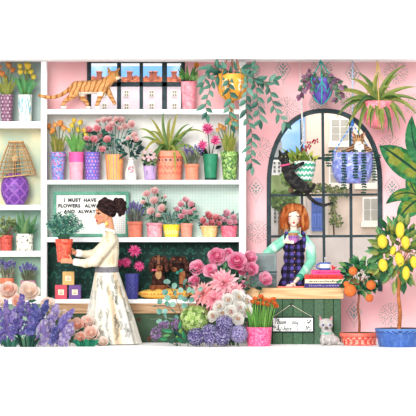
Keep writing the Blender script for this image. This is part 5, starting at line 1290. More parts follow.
# ---------------------------------------------------------------- people and animals
def kit(d0):
    k = sc(d0)
    P = lambda x, y, dd=0.: W(x, y, d0) + Vector((0, -dd, 0))
    def E(x, y, r, dd=0., rot=None):
        r = r if hasattr(r, '__len__') else (r, r, r); return ('e', P(x, y, dd), tuple(q * k for q in r), rot)
    def C(*pts): return ('c', [P(p[0], p[1], p[3] if len(p) > 3 else 0.) for p in pts], [p[2] * k for p in pts])
    U = lambda p: (p.x / k + 208, 208 - (p.z - CZ) / k)
    return k, P, E, C, U
def surf(mb, x, y, k, tol=1.):
    best = None
    for p in mb.v:
        if abs(p.x / k + 208 - x) < tol and abs(208 - (p.z - CZ) / k - y) < tol and (best is None or p.y < best): best = p.y
    return best if best is not None else 0.
def at(mb, x, y, k, out=0., tol=1.): return Vector(((x - 208) * k, surf(mb, x, y, k, tol) - out, CZ - (y - 208) * k))
def rib(mb, pts, r, col, name, root, mat, src, k, out=.001):
    b = MB(); b.tube(spline([at(src, x, y, k, out) for x, y in pts], 4), r * k, col, 6); return link(name, b, mat, root)
def dot(src, x, y, k, r, col, name, root, mat, out=0.):
    b = MB(); b.ell(at(src, x, y, k, out), tuple(q * k for q in r), col, 12, 8); return link(name, b, mat, root)
def eye(src, x, y, k, r, iris, root, glint=True):
    p = at(src, x, y, k, 0); b = MB(); b.ell(p, (r * k, r * k * .5, r * k), iris, 14, 10)
    b.ell(p + Vector((0, -r * k * .35, 0)), (r * k * .55, r * k * .3, r * k * .6), (16, 14, 16), 12, 8)
    if glint: b.ell(p + Vector((-r * k * .3, -r * k * .62, r * k * .35)), (r * k * .2,) * 3, (255, 255, 255), 8, 6)
    return link('eye', b, M_POT, root)
def ring(c, ax, r, tr, col, sq=1., n=28):
    u, w = perp(ax); b = MB(); b.tube([c + (u * cos(2 * pi * i / n) + w * sin(2 * pi * i / n) * sq) * r for i in range(n + 1)], tr, col, 8); return b
GAIN = .86
# --- florist
d0 = .98; k, P, E, C, U = kit(d0)
wm = thing('person', 'dark haired florist in cream blouse and long sprigged skirt holding a potted plant', 'person', Vector((P(107, 0).x, -d0, 0)))
SK = (212, 148, 112)
def skinc(p, n):
    x, y = U(p)
    if y < 226 and math.hypot((x - 100) / 2.6, (y - 217.5) / 2.2) < 1 and p.y < -d0 - .03: return (216, 130, 104)
    return SK
pr = [E(106.5, 209.5, (9.3, 7.6, 9.8)), E(101.3, 213.5, (5.8, 5.8, 8.6)), E(101, 219.3, (4.8, 4.6, 4.2)), C((97.6, 211.5, 1.2), (95.3, 217.3, 1.25)), E(95.6, 217.8, .95), E(97, 220.6, (1.5, 2, 1.5)), E(98.6, 223.2, (2.1, 2.2, 1.8)),
      C((107, 216, 4.8), (109.4, 224, 4.4), (110, 233, 5)), E(106.8, 217, (1.5, 1, 2.4), .083), E(106.8, 217, (1.5, 1, 2.4), -.083),
      C((110, 238, 6.5, 0), (108.5, 250, 8.5, 0), (107, 264, 7.6, 0), (107.5, 280, 9.6, 0)), C((110.5, 238.5, 4.5, -.12), (110.5, 238, 4.5, .12)),
      C((106, 284, 6.4, .07), (105, 312, 4.4, .07), (104.5, 338, 2.6, .06)), C((108, 284, 6.4, -.07), (108, 312, 4.4, -.07), (108, 338, 2.6, -.06)), E(100.5, 340.6, (5.6, 2.6, 1.9), .06), E(104, 340.6, (5.6, 2.6, 1.9), -.06)]
pr += [C((111, 240, 4.4, .14), (94, 261.5, 3.2, .17), (77, 262, 2, .115), (72.5, 261.6, 2.1, .10)), E(71, 261, (2.6, 1.6, 2.4), .095)]
for i in range(4):
    yy = 258.6 + i * 1.25; pr.append(C((70.3, yy + .6, .85, .105), (67, yy - .2 + .1 * i, .8, .118), (63.8, yy + .1, .74, .112), (61.6 - .4 * (i in (1, 2)), yy + .5, .66, .098)))
pr.append(C((72, 259.6, .95, .09), (70.8, 256.8, .85, .105), (69.3, 254.6, .72, .105)))
pr += [C((109.5, 240, 4.2, -.14), (94, 254, 3, -.14), (79, 253.5, 2, -.06), (75, 252.6, 2, -.035)), E(74, 252.3, (2.3, 1.6, 2.5), -.02)]
for i in range(4):
    yy = 250 + i * 1.25; pr.append(C((72.7, yy + .4, .85, -.03), (71.4, yy, .8, -.075), (68.5, yy, .74, -.115), (65, yy + .3, .66, -.125)))
pr.append(C((74, 250.8, .95, .005), (73.4, 249.4, .85, .04), (72, 248.6, .72, .07)))
body = blob(pr, .0062, 4, skinc); link('body', body, M_SKIN, wm)
CR = (232, 220, 194)
bl = blob([C((110, 233.8, 5.8), (110, 241, 9), (108, 251, 11.2), (106.6, 262, 11.4), (106.6, 268.5, 11)), C((110.6, 238.4, 5.6, -.11), (110.6, 238, 5.8, .11)),
           C((111, 240, 6.1, .14), (103, 250, 6.3, .19), (94.5, 261, 5.7, .19), (86, 263.2, 4.6, .15), (79, 262.4, 3.5, .12)), C((109.5, 240, 5.6, -.14), (95, 253.5, 4.8, -.15), (86, 254.5, 4, -.11), (80, 253.7, 3.2, -.065))], .007, 5,
          lambda p, n: (218, 198, 164) if vn(U(p)[0] * .2, U(p)[1] * .09, 2) > .28 else CR)
link('blouse', bl, M_CLOTH, wm)
for (a, c, dd1, dd2) in [((80.5, 262.6), (74.2, 261.7), .125, .105), ((81.3, 253.8), (75.6, 252.9), -.07, -.04)]:
    b = MB(); A, Q = P(a[0], a[1], dd1), P(c[0], c[1], dd2); b.tube([A, A.lerp(Q, .08), A.lerp(Q, .92), Q, Q.lerp(A, .1)], [3.3 * k, 3.75 * k, 3.6 * k, 3.3 * k, 2.4 * k], (252, 250, 244), 18); cf = link('cuff', b, M_CLOTH, wm)
    b = MB(); b.ell(A.lerp(Q, .55) + Vector((0, -3.7 * k, 0)), (.5 * k, .3 * k, .5 * k), (120, 110, 100), 8, 6); link('button', b, M_POT, cf)
b = ring(P(109.6, 230.2), Vector((.25, 0, 1)), 5.5 * k, 1.5 * k, (252, 248, 240), .92); b.v = [Vector((p.x, p.y, p.z + (.0 if p.z > 0 else 0))) for p in b.v]
b.tube([P(104.5, 230.5, .03), P(104, 233.5, .05), P(106, 236, .075), P(112, 235.2, .085), P(115.4, 232, .05)], [1.2 * k, 1.7 * k, 1.8 * k, 1.7 * k, 1.2 * k], (250, 244, 232), 8)
link('collar', b, M_CLOTH, wm)
b = MB(); b.lathe([(10.8 * k, 0), (11.9 * k, .4 * k), (12, 3)][:2] + [(11.9 * k, 5.6 * k), (10.8 * k, 6 * k)], P(106.8, 272.6), 56, lambda u, v: jit((120, 118, 122), 10), k, .92, .8, None); link('belt', b, M_CLOTH, wm)
YH = 208 + CZ / k - .8
def skp(a, t):
    y = 271 + (YH - 271) * t; cx = 106.8 + 5.2 * t; rx = 11.6 + 16.5 * t ** .95; f = 1 + (.075 * sin(a * 9 + 1) + .03 * sin(a * 17)) * min(1, t * 1.6)
    return Vector(((cx - 208) * k + rx * f * sin(a) * k, -d0 - rx * f * cos(a) * k * .86, CZ - (y - 208) * k))
b = MB(); na, nt_ = 150, 44; vs = [skp(-pi + 2 * pi * i / na, j / nt_) for j in range(nt_ + 1) for i in range(na)]; fs, cc = [], []
for j in range(nt_):
    for i in range(na):
        n = (i + 1) % na; fs.append((j * na + i, j * na + n, (j + 1) * na + n, (j + 1) * na + i)); a = -pi + 2 * pi * i / na
        q = vn(a * 2.2, j / nt_ * 1.3, 4); cc.append((220, 198, 168) if q > .22 else (214, 212, 206) if q < -.2 else (222, 217, 203))
b.add(vs, fs, cc)
for s_ in range(66):
    a = -1.5 + 3. * R(); t_ = .04 + .86 * R()
    for q in range(7):
        tt = t_ + q * .018; aa = a + .03 * sin(q * .9 + s_)
        if tt > .98: break
        p = skp(aa, tt); o = (p - Vector(((106.8 + 5.2 * tt - 208) * k, -d0, p.z))).normalized(); p = p + o * .003
        for sg in (-1, 1): b.leaf(p, Vector((sg * .8, 0, .7)), 1.9 * k, .72 * k, o, jit(random.choice([(112, 116, 100), (138, 126, 100), (94, 104, 96)]), 10), 0, 2, 'l', fold=0)
link('skirt', b, M_CLOTH, wm)
GAIN = .4
HB = (54, 38, 38)
def hairc(base, hi, f=1.): return lambda p, n: jit(mixc(base, hi, max(0, min(1, .5 + 1.6 * vn(p.x * 26 * f, p.y * 26 * f, p.z * 60 * f)))), 5)
hb = blob([E(107.2, 207, (9.8, 8.5, 8.2)), C((98.6, 207.6, 1.8, .02), (100.6, 202.6, 2.8, .02), (105, 199.8, 3, 0)), C((98.8, 207.5, 1.6, -.02), (101, 203, 2.8, -.03)), C((99.4, 208.4, 1.6, .055), (104, 210.8, 2.5, .07), (110.5, 213.6, 3.2, .06)), C((99.4, 208.4, 1.6, -.055), (104, 210.8, 2.5, -.07), (110.5, 213.6, 3.2, -.06)), E(112.4, 211.5, (4.4, 6.4, 6)), E(115.5, 207, (3, 5, 4))], .0055, 3, hairc((40, 26, 28), (84, 58, 56)))
link('hair', hb, M_FUR, wm)
bn = [E(118.3, 205.5, 4.8, 0), E(120.8, 201.4, 3.8, .02), E(122.4, 206.8, 4, .01), E(119.8, 210.5, 3.8, .02), E(124, 203.4, 2.8, -.01), E(116.5, 200.6, 3.2, 0), E(122.6, 212.6, 2.8, .01), E(118, 207, 4.4, -.04), E(120, 215, 1.9, .01), E(125, 209, 2, .01)]
link('hair_bun', blob(bn, .0055, 2, hairc((38, 25, 27), (90, 64, 60), 1.6)), M_FUR, wm)
for q in range(7):
    pass
GAIN = .86
eye(body, 98.7, 213.9, k, .85, (70, 46, 40), wm, False)
rib(None, [(97.1, 213.4), (98.6, 212.6), (100.8, 213.6)], .42, (30, 20, 20), 'eyelashes', wm, M_FUR, body, k, .003)
rib(None, [(97.2, 210.6), (99, 209.9), (101.4, 210.6)], .3, (52, 34, 30), 'eyebrow', wm, M_FUR, body, k, .001)
dot(body, 96.6, 220.2, k, (1.1, .8, .55), (196, 60, 66), 'lips', wm, M_SKIN, .0); dot(body, 97, 221.2, k, (1., .8, .55), (206, 76, 78), 'lips', wm, M_SKIN, .0)
b = MB(); p = P(106.6, 220.6, .1); b.tube([p, p - Vector((0, .002, 2 * k))], .2 * k, (222, 190, 90), 5); b.ell(p - Vector((0, .004, 3 * k)), (1.5 * k, .7 * k, 1.7 * k), (236, 206, 96), 12, 8); link('earring', b, M_METAL, wm)
# the plant in her hands
t = plant('held_plant', 'red terracotta pot of feathery blue-green sprigs in the hands of the florist', 'potted plant', 64, P(64, 262).z, d0)
pot(t, 64, 17.8, 13, 23, P(64, 262).z, d0, blot((222, 84, 62), [(236, 112, 84), (202, 62, 48)], .35, .12), rim=4.5, lip=.9)
f = MB()
for i in range(30):
    s_ = (i + .5) / 30 * 2 - 1; L = (27 - 11 * s_ * s_) * (.75 + .3 * R()); x1 = 64.5 + s_ * 19.5 * (.75 + .3 * R()); dd = (R() - .4) * .16
    Q = bez(P(64 + s_ * 5, 240, dd * .3), P(64 + s_ * 9, 240 - L * .55, dd * .6), P(x1, 241 - L, dd + .02), 8); f.tube(Q, .3 * k, (84, 140, 112), 4)
    for j in range(2, 9):
        tg = (Q[j] - Q[j - 1]).normalized(); n = Vector((-tg.z, 0, tg.x))
        for sg in (-1, 1):
            f.leaf(Q[j], tg * .8 + n * sg * .8 + Vector((0, -.25, 0)), 4.4 * k * (.7 + .5 * R()), 1.5 * k, Vector((R() - .5, -1, 0)), jit(random.choice([(74, 138, 118), (104, 164, 140), (50, 108, 98), (134, 184, 158), (40, 92, 88)]), 12), .05, 3, 'l')
link('foliage', f, M_LEAF, t)

# --- shopkeeper behind the counter
d0 = .24; k, P, E, C, U = kit(d0)
rw = thing('person', 'red haired shopkeeper in plaid pinafore and mint sleeves sipping behind the counter', 'person', Vector((P(294, 0).x, -d0, 0)))
SK2 = (250, 222, 204)
def sk2(p, n):
    x, y = U(p)
    for cx in (288.6, 299):
        q = math.hypot((x - cx) / 2.6, (y - 219.3) / 1.9)
        if q < 1 and y < 226: return mixc((246, 164, 156), SK2, q * .8)
    return SK2
pr = [E(293.7, 214.5, (7.5, 7.6, 9.4)), E(293.7, 219.5, (6.1, 6.2, 6.2), .012), E(293.7, 224.6, (2.9, 3, 2.4), .04), C((293.7, 216, .8, .083), (293.6, 219.4, 1.05, .088)), C((293.7, 224, 3.5), (293.8, 236, 3.9)),
      C((285, 238.5, 3.8), (294, 237.5, 4.4), (304.5, 238.5, 3.8)), E(294.3, 246, (10.5, 6, 10)), E(294.3, 260, (9, 5.6, 11)), E(294.5, 280, (13, 7, 14)), C((288, 288, 6.5), (288, 318, 4.5), (288, 340, 2.8)), C((301, 288, 6.5), (301, 318, 4.5), (301, 340, 2.8)), E(288, 341.4, (3, 6, 1.8), .04), E(301, 341.4, (3, 6, 1.8), .04),
      C((285, 239, 3.8), (267, 254.5, 3.2, .06), (280, 244.5, 2.1, .15), (284.5, 241.6, 1.9, .17)), E(286, 240.6, (2.4, 1.5, 2.5), .18), C((306, 240, 3.8), (311, 261, 3.1, .1), (298, 277, 2, .38), (294, 281, 1.8, .46)), E(291.6, 283, (2.6, 2.6, 1.5), .52)]
for i in range(4):
    yy = 238.6 + i * 1.35; pr.append(C((287, yy + .2, .85, .185), (288.6, yy, .82, .215), (291, yy + .3, .74, .245), (293.2, yy + .5, .64, .25)))
pr.append(C((286, 238.6, .95, .185), (287.4, 236.3, .85, .2), (289, 235.2, .7, .21)))
for i in range(4):
    xx = 292.6 - i * 1.7; pr.append(C((xx - .2, 283.6, .85, .56), (xx - 1.6, 284.2, .8, .61), (xx - 2.6 - .5 * (i in (1, 2)), 285.2, .66, .64)))
pr.append(C((293.4, 283.6, .95, .54), (294, 284.3, .85, .58), (293.4, 285.2, .7, .61)))
body2 = blob(pr, .0058, 4, sk2); link('body', body2, M_SKIN, rw)
def plaid(p, n):
    x, y = U(p); x -= (y - 258) * (x - 294) * .006
    a = (x / 6.6) % 1 < .48; c = (y / 7.2) % 1 < .48
    return (96, 82, 164) if a and c else ((52, 46, 76) if a or c else (34, 30, 42))
dr = blob([E(294.6, 246.5, (12.2, 7.2, 9.5)), E(294, 258, (10.8, 6.6, 11)), E(294.5, 272, (13.8, 7.8, 12)), E(294.6, 288, (17, 9, 16)), E(294.6, 314, (18.5, 10, 22)), C((286.5, 233.5, 2.3, .02), (286, 240, 2.6, .05), (287, 246, 3, .05)), C((303, 233.5, 2.3, .02), (304, 240, 2.6, .05), (303, 246, 3, .05)), C((286.5, 233.5, 2.3, 0), (286.5, 246, 3, -.06)), C((303, 233.5, 2.3, 0), (303, 246, 3, -.06))], .007, 4, plaid)
link('pinafore', dr, M_CLOTH, rw)
for y in (245.5, 252, 258.5, 265, 271.5, 278): dot(dr, 294.2, y, k, (.62, .5, .62), (222, 132, 92), 'button', rw, M_POT, 0)
def mint(p, n): return mixc((138, 216, 186), (206, 240, 222), max(0, min(1, .2 + 2 * vn(p.x * 17 + p.z * 9, p.z * 6, 3))))
sl = blob([C((285.5, 239.5, 5), (276, 246.5, 5.6, .03), (267, 254, 5, .07), (274.5, 248.5, 4, .13), (281.5, 243.6, 3.2, .16)), C((304.5, 239.5, 5), (310.5, 248, 5.4, .03), (311, 261, 5, .11), (304.5, 270.5, 4.4, .25), (298.8, 276.6, 3.3, .37)), C((286, 237.5, 4, 0), (294, 237, 4.4, -.03), (303, 237.5, 4, 0)), E(294, 242, (9, 5, 6), -.01)], .007, 5, mint)
link('blouse', sl, M_CLOTH, rw)
b = MB(); b.tube([P(299.6, 275.8, .36), P(297.6, 277.8, .395)], 3.5 * k, (62, 160, 136), 16); link('cuff', b, M_CLOTH, rw)
b = ring(P(293.9, 233.2, .0), Vector((0, .25, 1)), 6.2 * k, 1.3 * k, (150, 220, 196), .8)
for sg in (-1, 1): b.leaf(P(293.9 + sg * .6, 234.4, .075), Vector((sg, -.1, -.25)), 8 * k, 3.6 * k, Vector((0, -1, .3)), (158, 224, 200), .1, 5, 'o')
link('collar', b, M_CLOTH, rw)
GAIN = .54
hr = blob([E(294.4, 211.5, (10.8, 8, 8.4), -.015), E(294.5, 219, (12.4, 6.5, 9.6), -.045), C((286.4, 208, 2.8, .02), (284.2, 214, 3.2, .03), (283, 221, 3.5, .03), (282.8, 227, 2.6, .03), (284.6, 230.6, 1., .03)), C((288, 210, 2, .05), (285.9, 217, 2.2, .065), (285.6, 224, 2.3, .06), (287.6, 229.6, 1., .05)), C((302.4, 208, 2.8, .02), (304.8, 214, 3.2, .03), (306, 221, 3.6, .03), (306.4, 227, 2.8, .03), (304, 231, 1., .03)), C((301, 211, 2, .05), (303.2, 217, 2.3, .062), (303.6, 224, 2.4, .058), (301.6, 229.8, 1., .05)),
           C((286.4, 214.4, 1.2, .062), (288.2, 210.6, 2.1, .075), (292.5, 207.6, 2.6, .08), (297, 206.3, 2.6, .075)), C((297, 206.5, 2.6, .07), (300.6, 209.4, 2.3, .072), (302.3, 214.5, 1.5, .05)), E(294.5, 206.8, (9.5, 6, 3.6), .03), C((287, 212, 1.5, .07), (293, 210, 1.7, .088), (298, 208.6, 1.8, .08))], .0055, 3,
          lambda p, n: jit(mixc((176, 78, 34), (238, 150, 88), max(0, min(1, .5 + 1.7 * vn(p.x * 40, 1, p.z * 9)))), 6))
link('hair', hr, M_FUR, rw)
GAIN = .86
for sg in (-1, 1):
    cx = 293.7 + sg * 4.4 if sg > 0 else 289.3
    rib(None, [(cx - 2, 215.6), (cx, 216.7), (cx + 2, 215.6)], .33, (66, 40, 38), 'eyelashes', rw, M_FUR, body2, k, .002)
    rib(None, [(cx - 1.9, 213), (cx, 212.4), (cx + 1.9, 213)], .24, (170, 96, 60), 'eyebrow', rw, M_FUR, body2, k, .001)
dot(body2, 293.6, 222.4, k, (1.5, .7, .55), (204, 64, 66), 'lips', rw, M_SKIN, 0); dot(body2, 293.6, 223.3, k, (1.2, .7, .5), (220, 92, 90), 'lips', rw, M_SKIN, 0)
dm = d0 + .205; t = thing('mug', 'pink and purple cup with a brown rim held by the redhead', 'mug', W(293.2, 243, dm)); km = sc(dm)
b = MB(); b.lathe([(0, 0), (2.6 * km, 0), (4 * km, 1.2 * km), (4.9 * km, 4 * km), (5 * km, 10.2 * km), (4.5 * km, 10.2 * km), (4.2 * km, 5 * km), (0, 4.4 * km)], W(293.2, 243, dm), 40, lambda u, v: jit((176, 122, 82), 6) if v > 7.4 else (112, 76, 152) if 4.6 < v <= 7.4 and (u / 2.4) % 1 < .7 else jit((196, 122, 190), 6), km, 1, .45); link('body', b, M_POT, t)
b = MB(); b.tube([W(293.2, 243, dm) + Vector(((4.7 + 2.4 * sin(pi * q / 8)) * km, -.01, (2.4 + 5 * q / 8) * km)) for q in range(9)], .55 * km, (150, 96, 160), 7); link('handle', b, M_POT, t)

# --- orange cat on the top shelf
GAIN = .86
d0 = .22; k, P, E, C, U = kit(d0)
ct = thing('cat', 'striped orange cat walking along the top shelf past the oblong window', 'cat', Vector((P(88, 0).x, -d0, SH[1])))
def orc(p, n):
    x, y = U(p)
    if y > 106: return (246, 238, 226)
    if x < 70 and y < 100 and y > 84 + (70 - x) * .2: return (168, 104, 48) if (x / 5.6) % 1 < .42 else jit((212, 158, 102), 6)
    if 92.2 < y < 96 and 79 < x < 103: return (244, 232, 212)
    if x > 107 and y < 83: 
        if x > 116 and y > 77: return (240, 218, 186)
        return jit((206, 146, 86), 6) if (x + y) % 4 > 1 or y > 74 else (176, 112, 56)
    s_ = sin((x + .35 * y + 1.4 * vn(x * .2, y * .2)) * 2 * pi / (4.6 if y < 95 else 9)) if y < 95 else sin(y * 2 * pi / 4.2)
    return (168, 108, 58) if s_ > .45 else jit((212, 158, 102), 6)
pr = [C((77, 88, 7.2), (88, 87.4, 6.8), (98, 86.8, 7), (104, 85, 6.4), (108.5, 81, 5.2), (112, 77.5, 4.6)), E(113.6, 76, (5.4, 4.8, 5.2)), E(117.6, 77.6, (2.9, 2.8, 2.4), .015), C((109.6, 72.4, 2.2, .02), (107.8, 66.8, .45, .02)), C((116.4, 72, 2.1, -.01), (119.8, 67.6, .45, -.01)),
      C((76.5, 90, 6, .04), (71.5, 97, 3.4, .055), (65.5, 101.2, 2.2, .055), (62.6, 105.6, 1.9, .055)), E(64, 107.4, (2.9, 2, 1.6), .055), C((80.5, 91, 5, -.04), (83, 99, 2.8, -.05), (87.2, 102.6, 2, -.05), (87.6, 106.4, 1.8, -.05)), E(88.6, 107.4, (2.7, 1.9, 1.6), -.05),
      C((102.5, 90, 4.2, .045), (99.5, 99, 2.5, .045), (96.6, 106.3, 1.9, .045)), E(98, 107.4, (2.8, 1.9, 1.6), .045), C((106, 88, 3.8, -.03), (110.8, 96.4, 2.4, -.03), (113.6, 101.6, 1.9, -.03)), E(114.4, 103.2, (2.1, 1.8, 1.8), -.03),
      C((73, 86.5, 2.8), (67, 91.4, 2.2, .03), (61, 95.4, 2, .08), (54, 97.8, 1.9, .15), (47, 97.6, 1.85, .18), (40.3, 96, 1.7, .18))]
cb = blob(pr, .0058, 4, orc); link('body', cb, M_FUR, ct)
eye(cb, 115.6, 75, k, .75, (150, 160, 80), ct); dot(cb, 120, 77.4, k, (.7, .5, .55), (206, 120, 110), 'nose', ct, M_SKIN, 0)
b = MB()
for sy in (-.6, .2, .9): b.tube([at(cb, 118.6, 78, k), at(cb, 118.6, 78, k) + Vector((.045, -.02, sy * .02))], .0012, (250, 246, 240), 4)
link('whiskers', b, M_FUR, ct)

# --- black cat climbing to the zigzag pot
GAIN = .86
d0 = .34; k, P, E, C, U = kit(d0)
ct = thing('cat', 'black cat with pink collar climbing onto the zigzag hanging pot', 'cat', P(296, 195))
def blk(p, n):
    x, y = U(p); return jit((58, 56, 54), 5) if vn(x * .25, y * .25, 1) > .12 else (38, 37, 38)
pr = [E(283.4, 157.6, (5.4, 4.8, 5)), E(286.6, 159.4, (2.6, 2.6, 2.1), .02), C((280.6, 154, 2, .0), (278.9, 149.8, .5, 0)), C((285.6, 153.6, 2, .01), (287.6, 150, .5, .01)), C((284.6, 161, 4.2), (285.8, 167, 4.8), (290, 176, 6, .0), (297, 183.6, 6.6), (303.5, 187.6, 5.8)),
      C((288.6, 168.5, 3), (295.5, 167, 2.1, .03), (300.5, 164.3, 1.8, .04), (303, 163, 1.7, .03)), C((284, 170, 3, -.03), (290, 167, 2, -.08), (294, 164.5, 1.7, -.1)),
      C((302, 188.6, 4.8, -.03), (299, 191.6, 2.6, -.14), (295.5, 192.6, 1.8, -.27)), E(294, 193, (3.2, 2, 1.2), -.3), C((305, 187.5, 4.4, .02), (309.6, 190.6, 2.4, .02), (313.2, 187.4, 1.8, .03), (314.4, 184.4, 1.5, .03)),
      C((305, 190, 2.2, .0), (309.5, 197.5, 1.9, .01), (316, 203, 1.8, .02), (324.5, 205.4, 1.6, .02), (332.6, 202.8, 1.3, .02))]
cb = blob(pr, .0056, 4, blk); link('body', cb, M_FUR, ct)
b = ring(P(285.2, 165, .0), Vector((.2, 0, -1)), 4.9 * k, .95 * k, (226, 92, 136), .96); link('collar', b, M_CLOTH, ct)
for x in (281.6, 285.6): eye(cb, x, 156.8, k, .7, (150, 150, 70), ct)

# --- tabby in the lilac blue pot
d0 = .52; k, P, E, C, U = kit(d0)
ct = thing('cat', 'brown and white tabby kitten peeking out of the lilac blue hanging pot', 'cat', P(358, 157, -.06))
def tab(p, n):
    x, y = U(p)
    if math.hypot((x - 358.6) / 3.4, (y - 143.6) / 2.2) < 1 or (y > 144 and abs(x - 359) < 4.4 - (y - 144) * -.12): return (250, 246, 240)
    if y < 138 and abs(((x - 358.3) / 2.3) % 1 - .5) < .22 and y > 133.6: return (84, 58, 44)
    if y > 143: return (92, 66, 52) if sin(y * 2.4 + x * .8) > .1 else jit((168, 126, 92), 8)
    return (120, 86, 62) if abs(x - 358.3) > 4 and sin(y * 2.2) > .3 else jit((190, 142, 102), 8)
pr = [E(358.2, 139.8, (6.1, 5.2, 5.2)), E(358.5, 142.8, (3.2, 3, 2.3), .035), C((354.4, 136.4, 2.2, .01), (352.4, 131.6, .5, .01)), C((362, 136.4, 2.2, .01), (364.4, 131.8, .5, .01)), C((358.5, 145, 4.6, -.02), (358.8, 151, 6, -.05), (358.8, 155, 6, -.07)),
      C((353.6, 147, 3.2, .0), (349.6, 149.4, 2.4, .05), (347.4, 150.6, 1.9, .065)), C((364, 147, 3.2, .0), (368, 149.4, 2.4, .05), (370, 150.6, 1.9, .065))]
cb = blob(pr, .005, 4, tab); link('body', cb, M_FUR, ct)
for x in (355.8, 361.2): eye(cb, x, 139.6, k, 1.05, (150, 140, 70), ct)
dot(cb, 358.5, 142, k, (.7, .5, .5), (214, 120, 116), 'nose', ct, M_SKIN, 0)
for sg, x in ((-1, 353.2), (1, 363.6)):
    b = MB(); b.leaf(P(x + sg * .1, 136.4, .035), Vector((sg * .35, 0, 1)), 3.8 * k, 2 * k, Vector((0, -1, 0)), (232, 160, 150), 0, 4, 't'); link('inner_ear', b, M_SKIN, ct)

# --- siamese cat on the floor
GAIN = .62
d0 = 1.22; k, P, E, C, U = kit(d0); yf = 208 + CZ / k
ct = thing('cat', 'pale grey cat with mint collar sitting before the green counter', 'cat', Vector((P(329, 0).x, -d0, 0)))
def sia(p, n):
    x, y = U(p)
    if y < 332:
        if y < 319.3 and (x < 322.6 or x > 329.2): return (176, 140, 140)
        q = math.hypot((x - 326.2) / 2.6, (y - 328.2) / 2.2)
        if q < 1: return mixc((110, 92, 92), (190, 182, 180), q)
    return jit((222, 216, 212), 4) if vn(x * .3, y * .3) < .15 else (204, 196, 192)
pr = [E(326, 324.4, (7, 6, 6.2)), E(326.2, 328.2, (3.6, 3.6, 2.6), .025), C((321.2, 320.4, 2.2), (319.6, 315.6, .5)), C((330.4, 320.4, 2.2), (332.4, 315.8, .5)), C((326.2, 329, 5), (327, 335, 6)), E(328, 338, (7.6, 6.6, 7.4)), E(332.5, yf - 5, (7.6, 6.5, 5)), E(324, yf - 5, (4.4, 6, 5), .01),
      C((323.4, 335, 2.6, .05), (322.6, yf - 1.8, 1.8, .075)), C((329, 335, 2.6, .05), (329, yf - 1.8, 1.8, .075)), E(322.4, yf - 1.2, (2, 2.6, 1.2), .09), E(329, yf - 1.2, (2, 2.6, 1.2), .09), C((337, yf - 3, 2.4, -.01), (340.5, yf - 1.6, 1.6, .04), (342.5, yf - 1.4, 1.3, .09))]
cb = blob(pr, .0058, 4, sia); link('body', cb, M_FUR, ct)
b = ring(P(326.6, 333.4, .0), Vector((.05, 0, 1)), 6 * k, 1.05 * k, (124, 214, 184), .95); link('collar', b, M_CLOTH, ct)
for x in (322.9, 329.7): eye(cb, x, 324.9, k, 1.1, (78, 96, 178), ct)
dot(cb, 326.2, 327.6, k, (1., .6, .8), (66, 50, 52), 'nose', ct, M_SKIN, 0)
for sg, x in ((-1, 320.6), (1, 331.2)):
    b = MB(); b.leaf(P(x, 320, .026), Vector((sg * .3, 0, 1)), 3.6 * k, 2.2 * k, Vector((0, -1, 0)), (224, 150, 160), 0, 4, 't'); link('inner_ear', b, M_SKIN, ct)

# --- puppies
GAIN = .62
def pup(d0, label, pr, tanf, eyes, nose, ears, seat):
    global k, P, E, C, U
    t = thing('dog', label, 'puppy', seat)
    cb = blob(pr, .0056, 4, tanf); link('body', cb, M_FUR, t)
    for x, y in eyes: eye(cb, x, y, k, .95, (40, 26, 22), t)
    dot(cb, nose[0], nose[1], k, (1.25, .8, .95), (30, 22, 24), 'nose', t, M_POT, 0)
    for e in ears: link('ear', blob(e, .0056, 3, lambda p, n: jit((98, 60, 48), 6) if vn(p.x * 30, p.z * 30) > 0 else (70, 42, 36)), M_FUR, t)
    return t, cb
DKB, TAN = (58, 36, 32), (150, 88, 56)
d0 = .34; k, P, E, C, U = kit(d0)
def t1(p, n):
    x, y = U(p)
    if math.hypot((x - 159.6) / 3.6, (y - 268.4) / 3) < 1: return jit((176, 108, 72), 6)
    if math.hypot((x - 158.6) / 3.2, (y - 274.5) / 4.6) < 1: return jit((206, 160, 112), 6)
    if y > 285: return jit(TAN, 8)
    if abs(x - 158.6) < 1.4 and y < 264: return (150, 98, 74)
    for ex in (155.4, 162): 
        if math.hypot(x - ex, y - 258.6) < 1.2: return TAN
    return jit((84, 50, 40), 6) if vn(x * .3, y * .3) > .1 else DKB
t, cb = pup(d0, 'puppy sitting upright at the tasselled end of the mustard cushion', [E(158.6, 262.4, (7, 6.4, 7.2)), E(159.4, 268, (3.7, 4.6, 3.2), .035), C((158.6, 269, 5.2, -.02), (158.6, 278, 6.6, -.02), (159, 286, 7.4, -.03)), C((155, 277, 3.2, .03), (153.8, 288.4, 2.3, .05)), C((162, 277, 3.2, .03), (163, 288.4, 2.3, .05)), E(153.4, 289.4, (2.6, 3.2, 1.8), .065), E(163.4, 289.4, (2.6, 3.2, 1.8), .065), E(152.6, 287.4, (3.4, 4.4, 3.2), -.01), E(165, 287.4, (3.4, 4.4, 3.2), -.01)], t1,
        [(155.6, 261.4), (162.2, 261.4)], (160, 267), [[C((153.6, 258.4, 2.2, .02), (151.6, 264, 3, .035), (151.2, 270.5, 2.4, .04))], [C((164.4, 258.2, 2.2, .02), (166.3, 263.5, 2.8, .035), (166.8, 270, 2.2, .04))]], P(159, 291))
b = MB(); p = at(cb, 154.6, 270, k, .0, 1.6)
for sg in (-1, 1): b.ell(p + Vector((sg * 1.4 * k, -.012, 0)), (1.5 * k, .8 * k, 1.2 * k), (240, 120, 140), 10, 6)
b.ell(p + Vector((0, -.018, 0)), .7 * k, (226, 84, 112), 8, 6); link('bow', b, M_CLOTH, t)
d0 = .30; k, P, E, C, U = kit(d0)
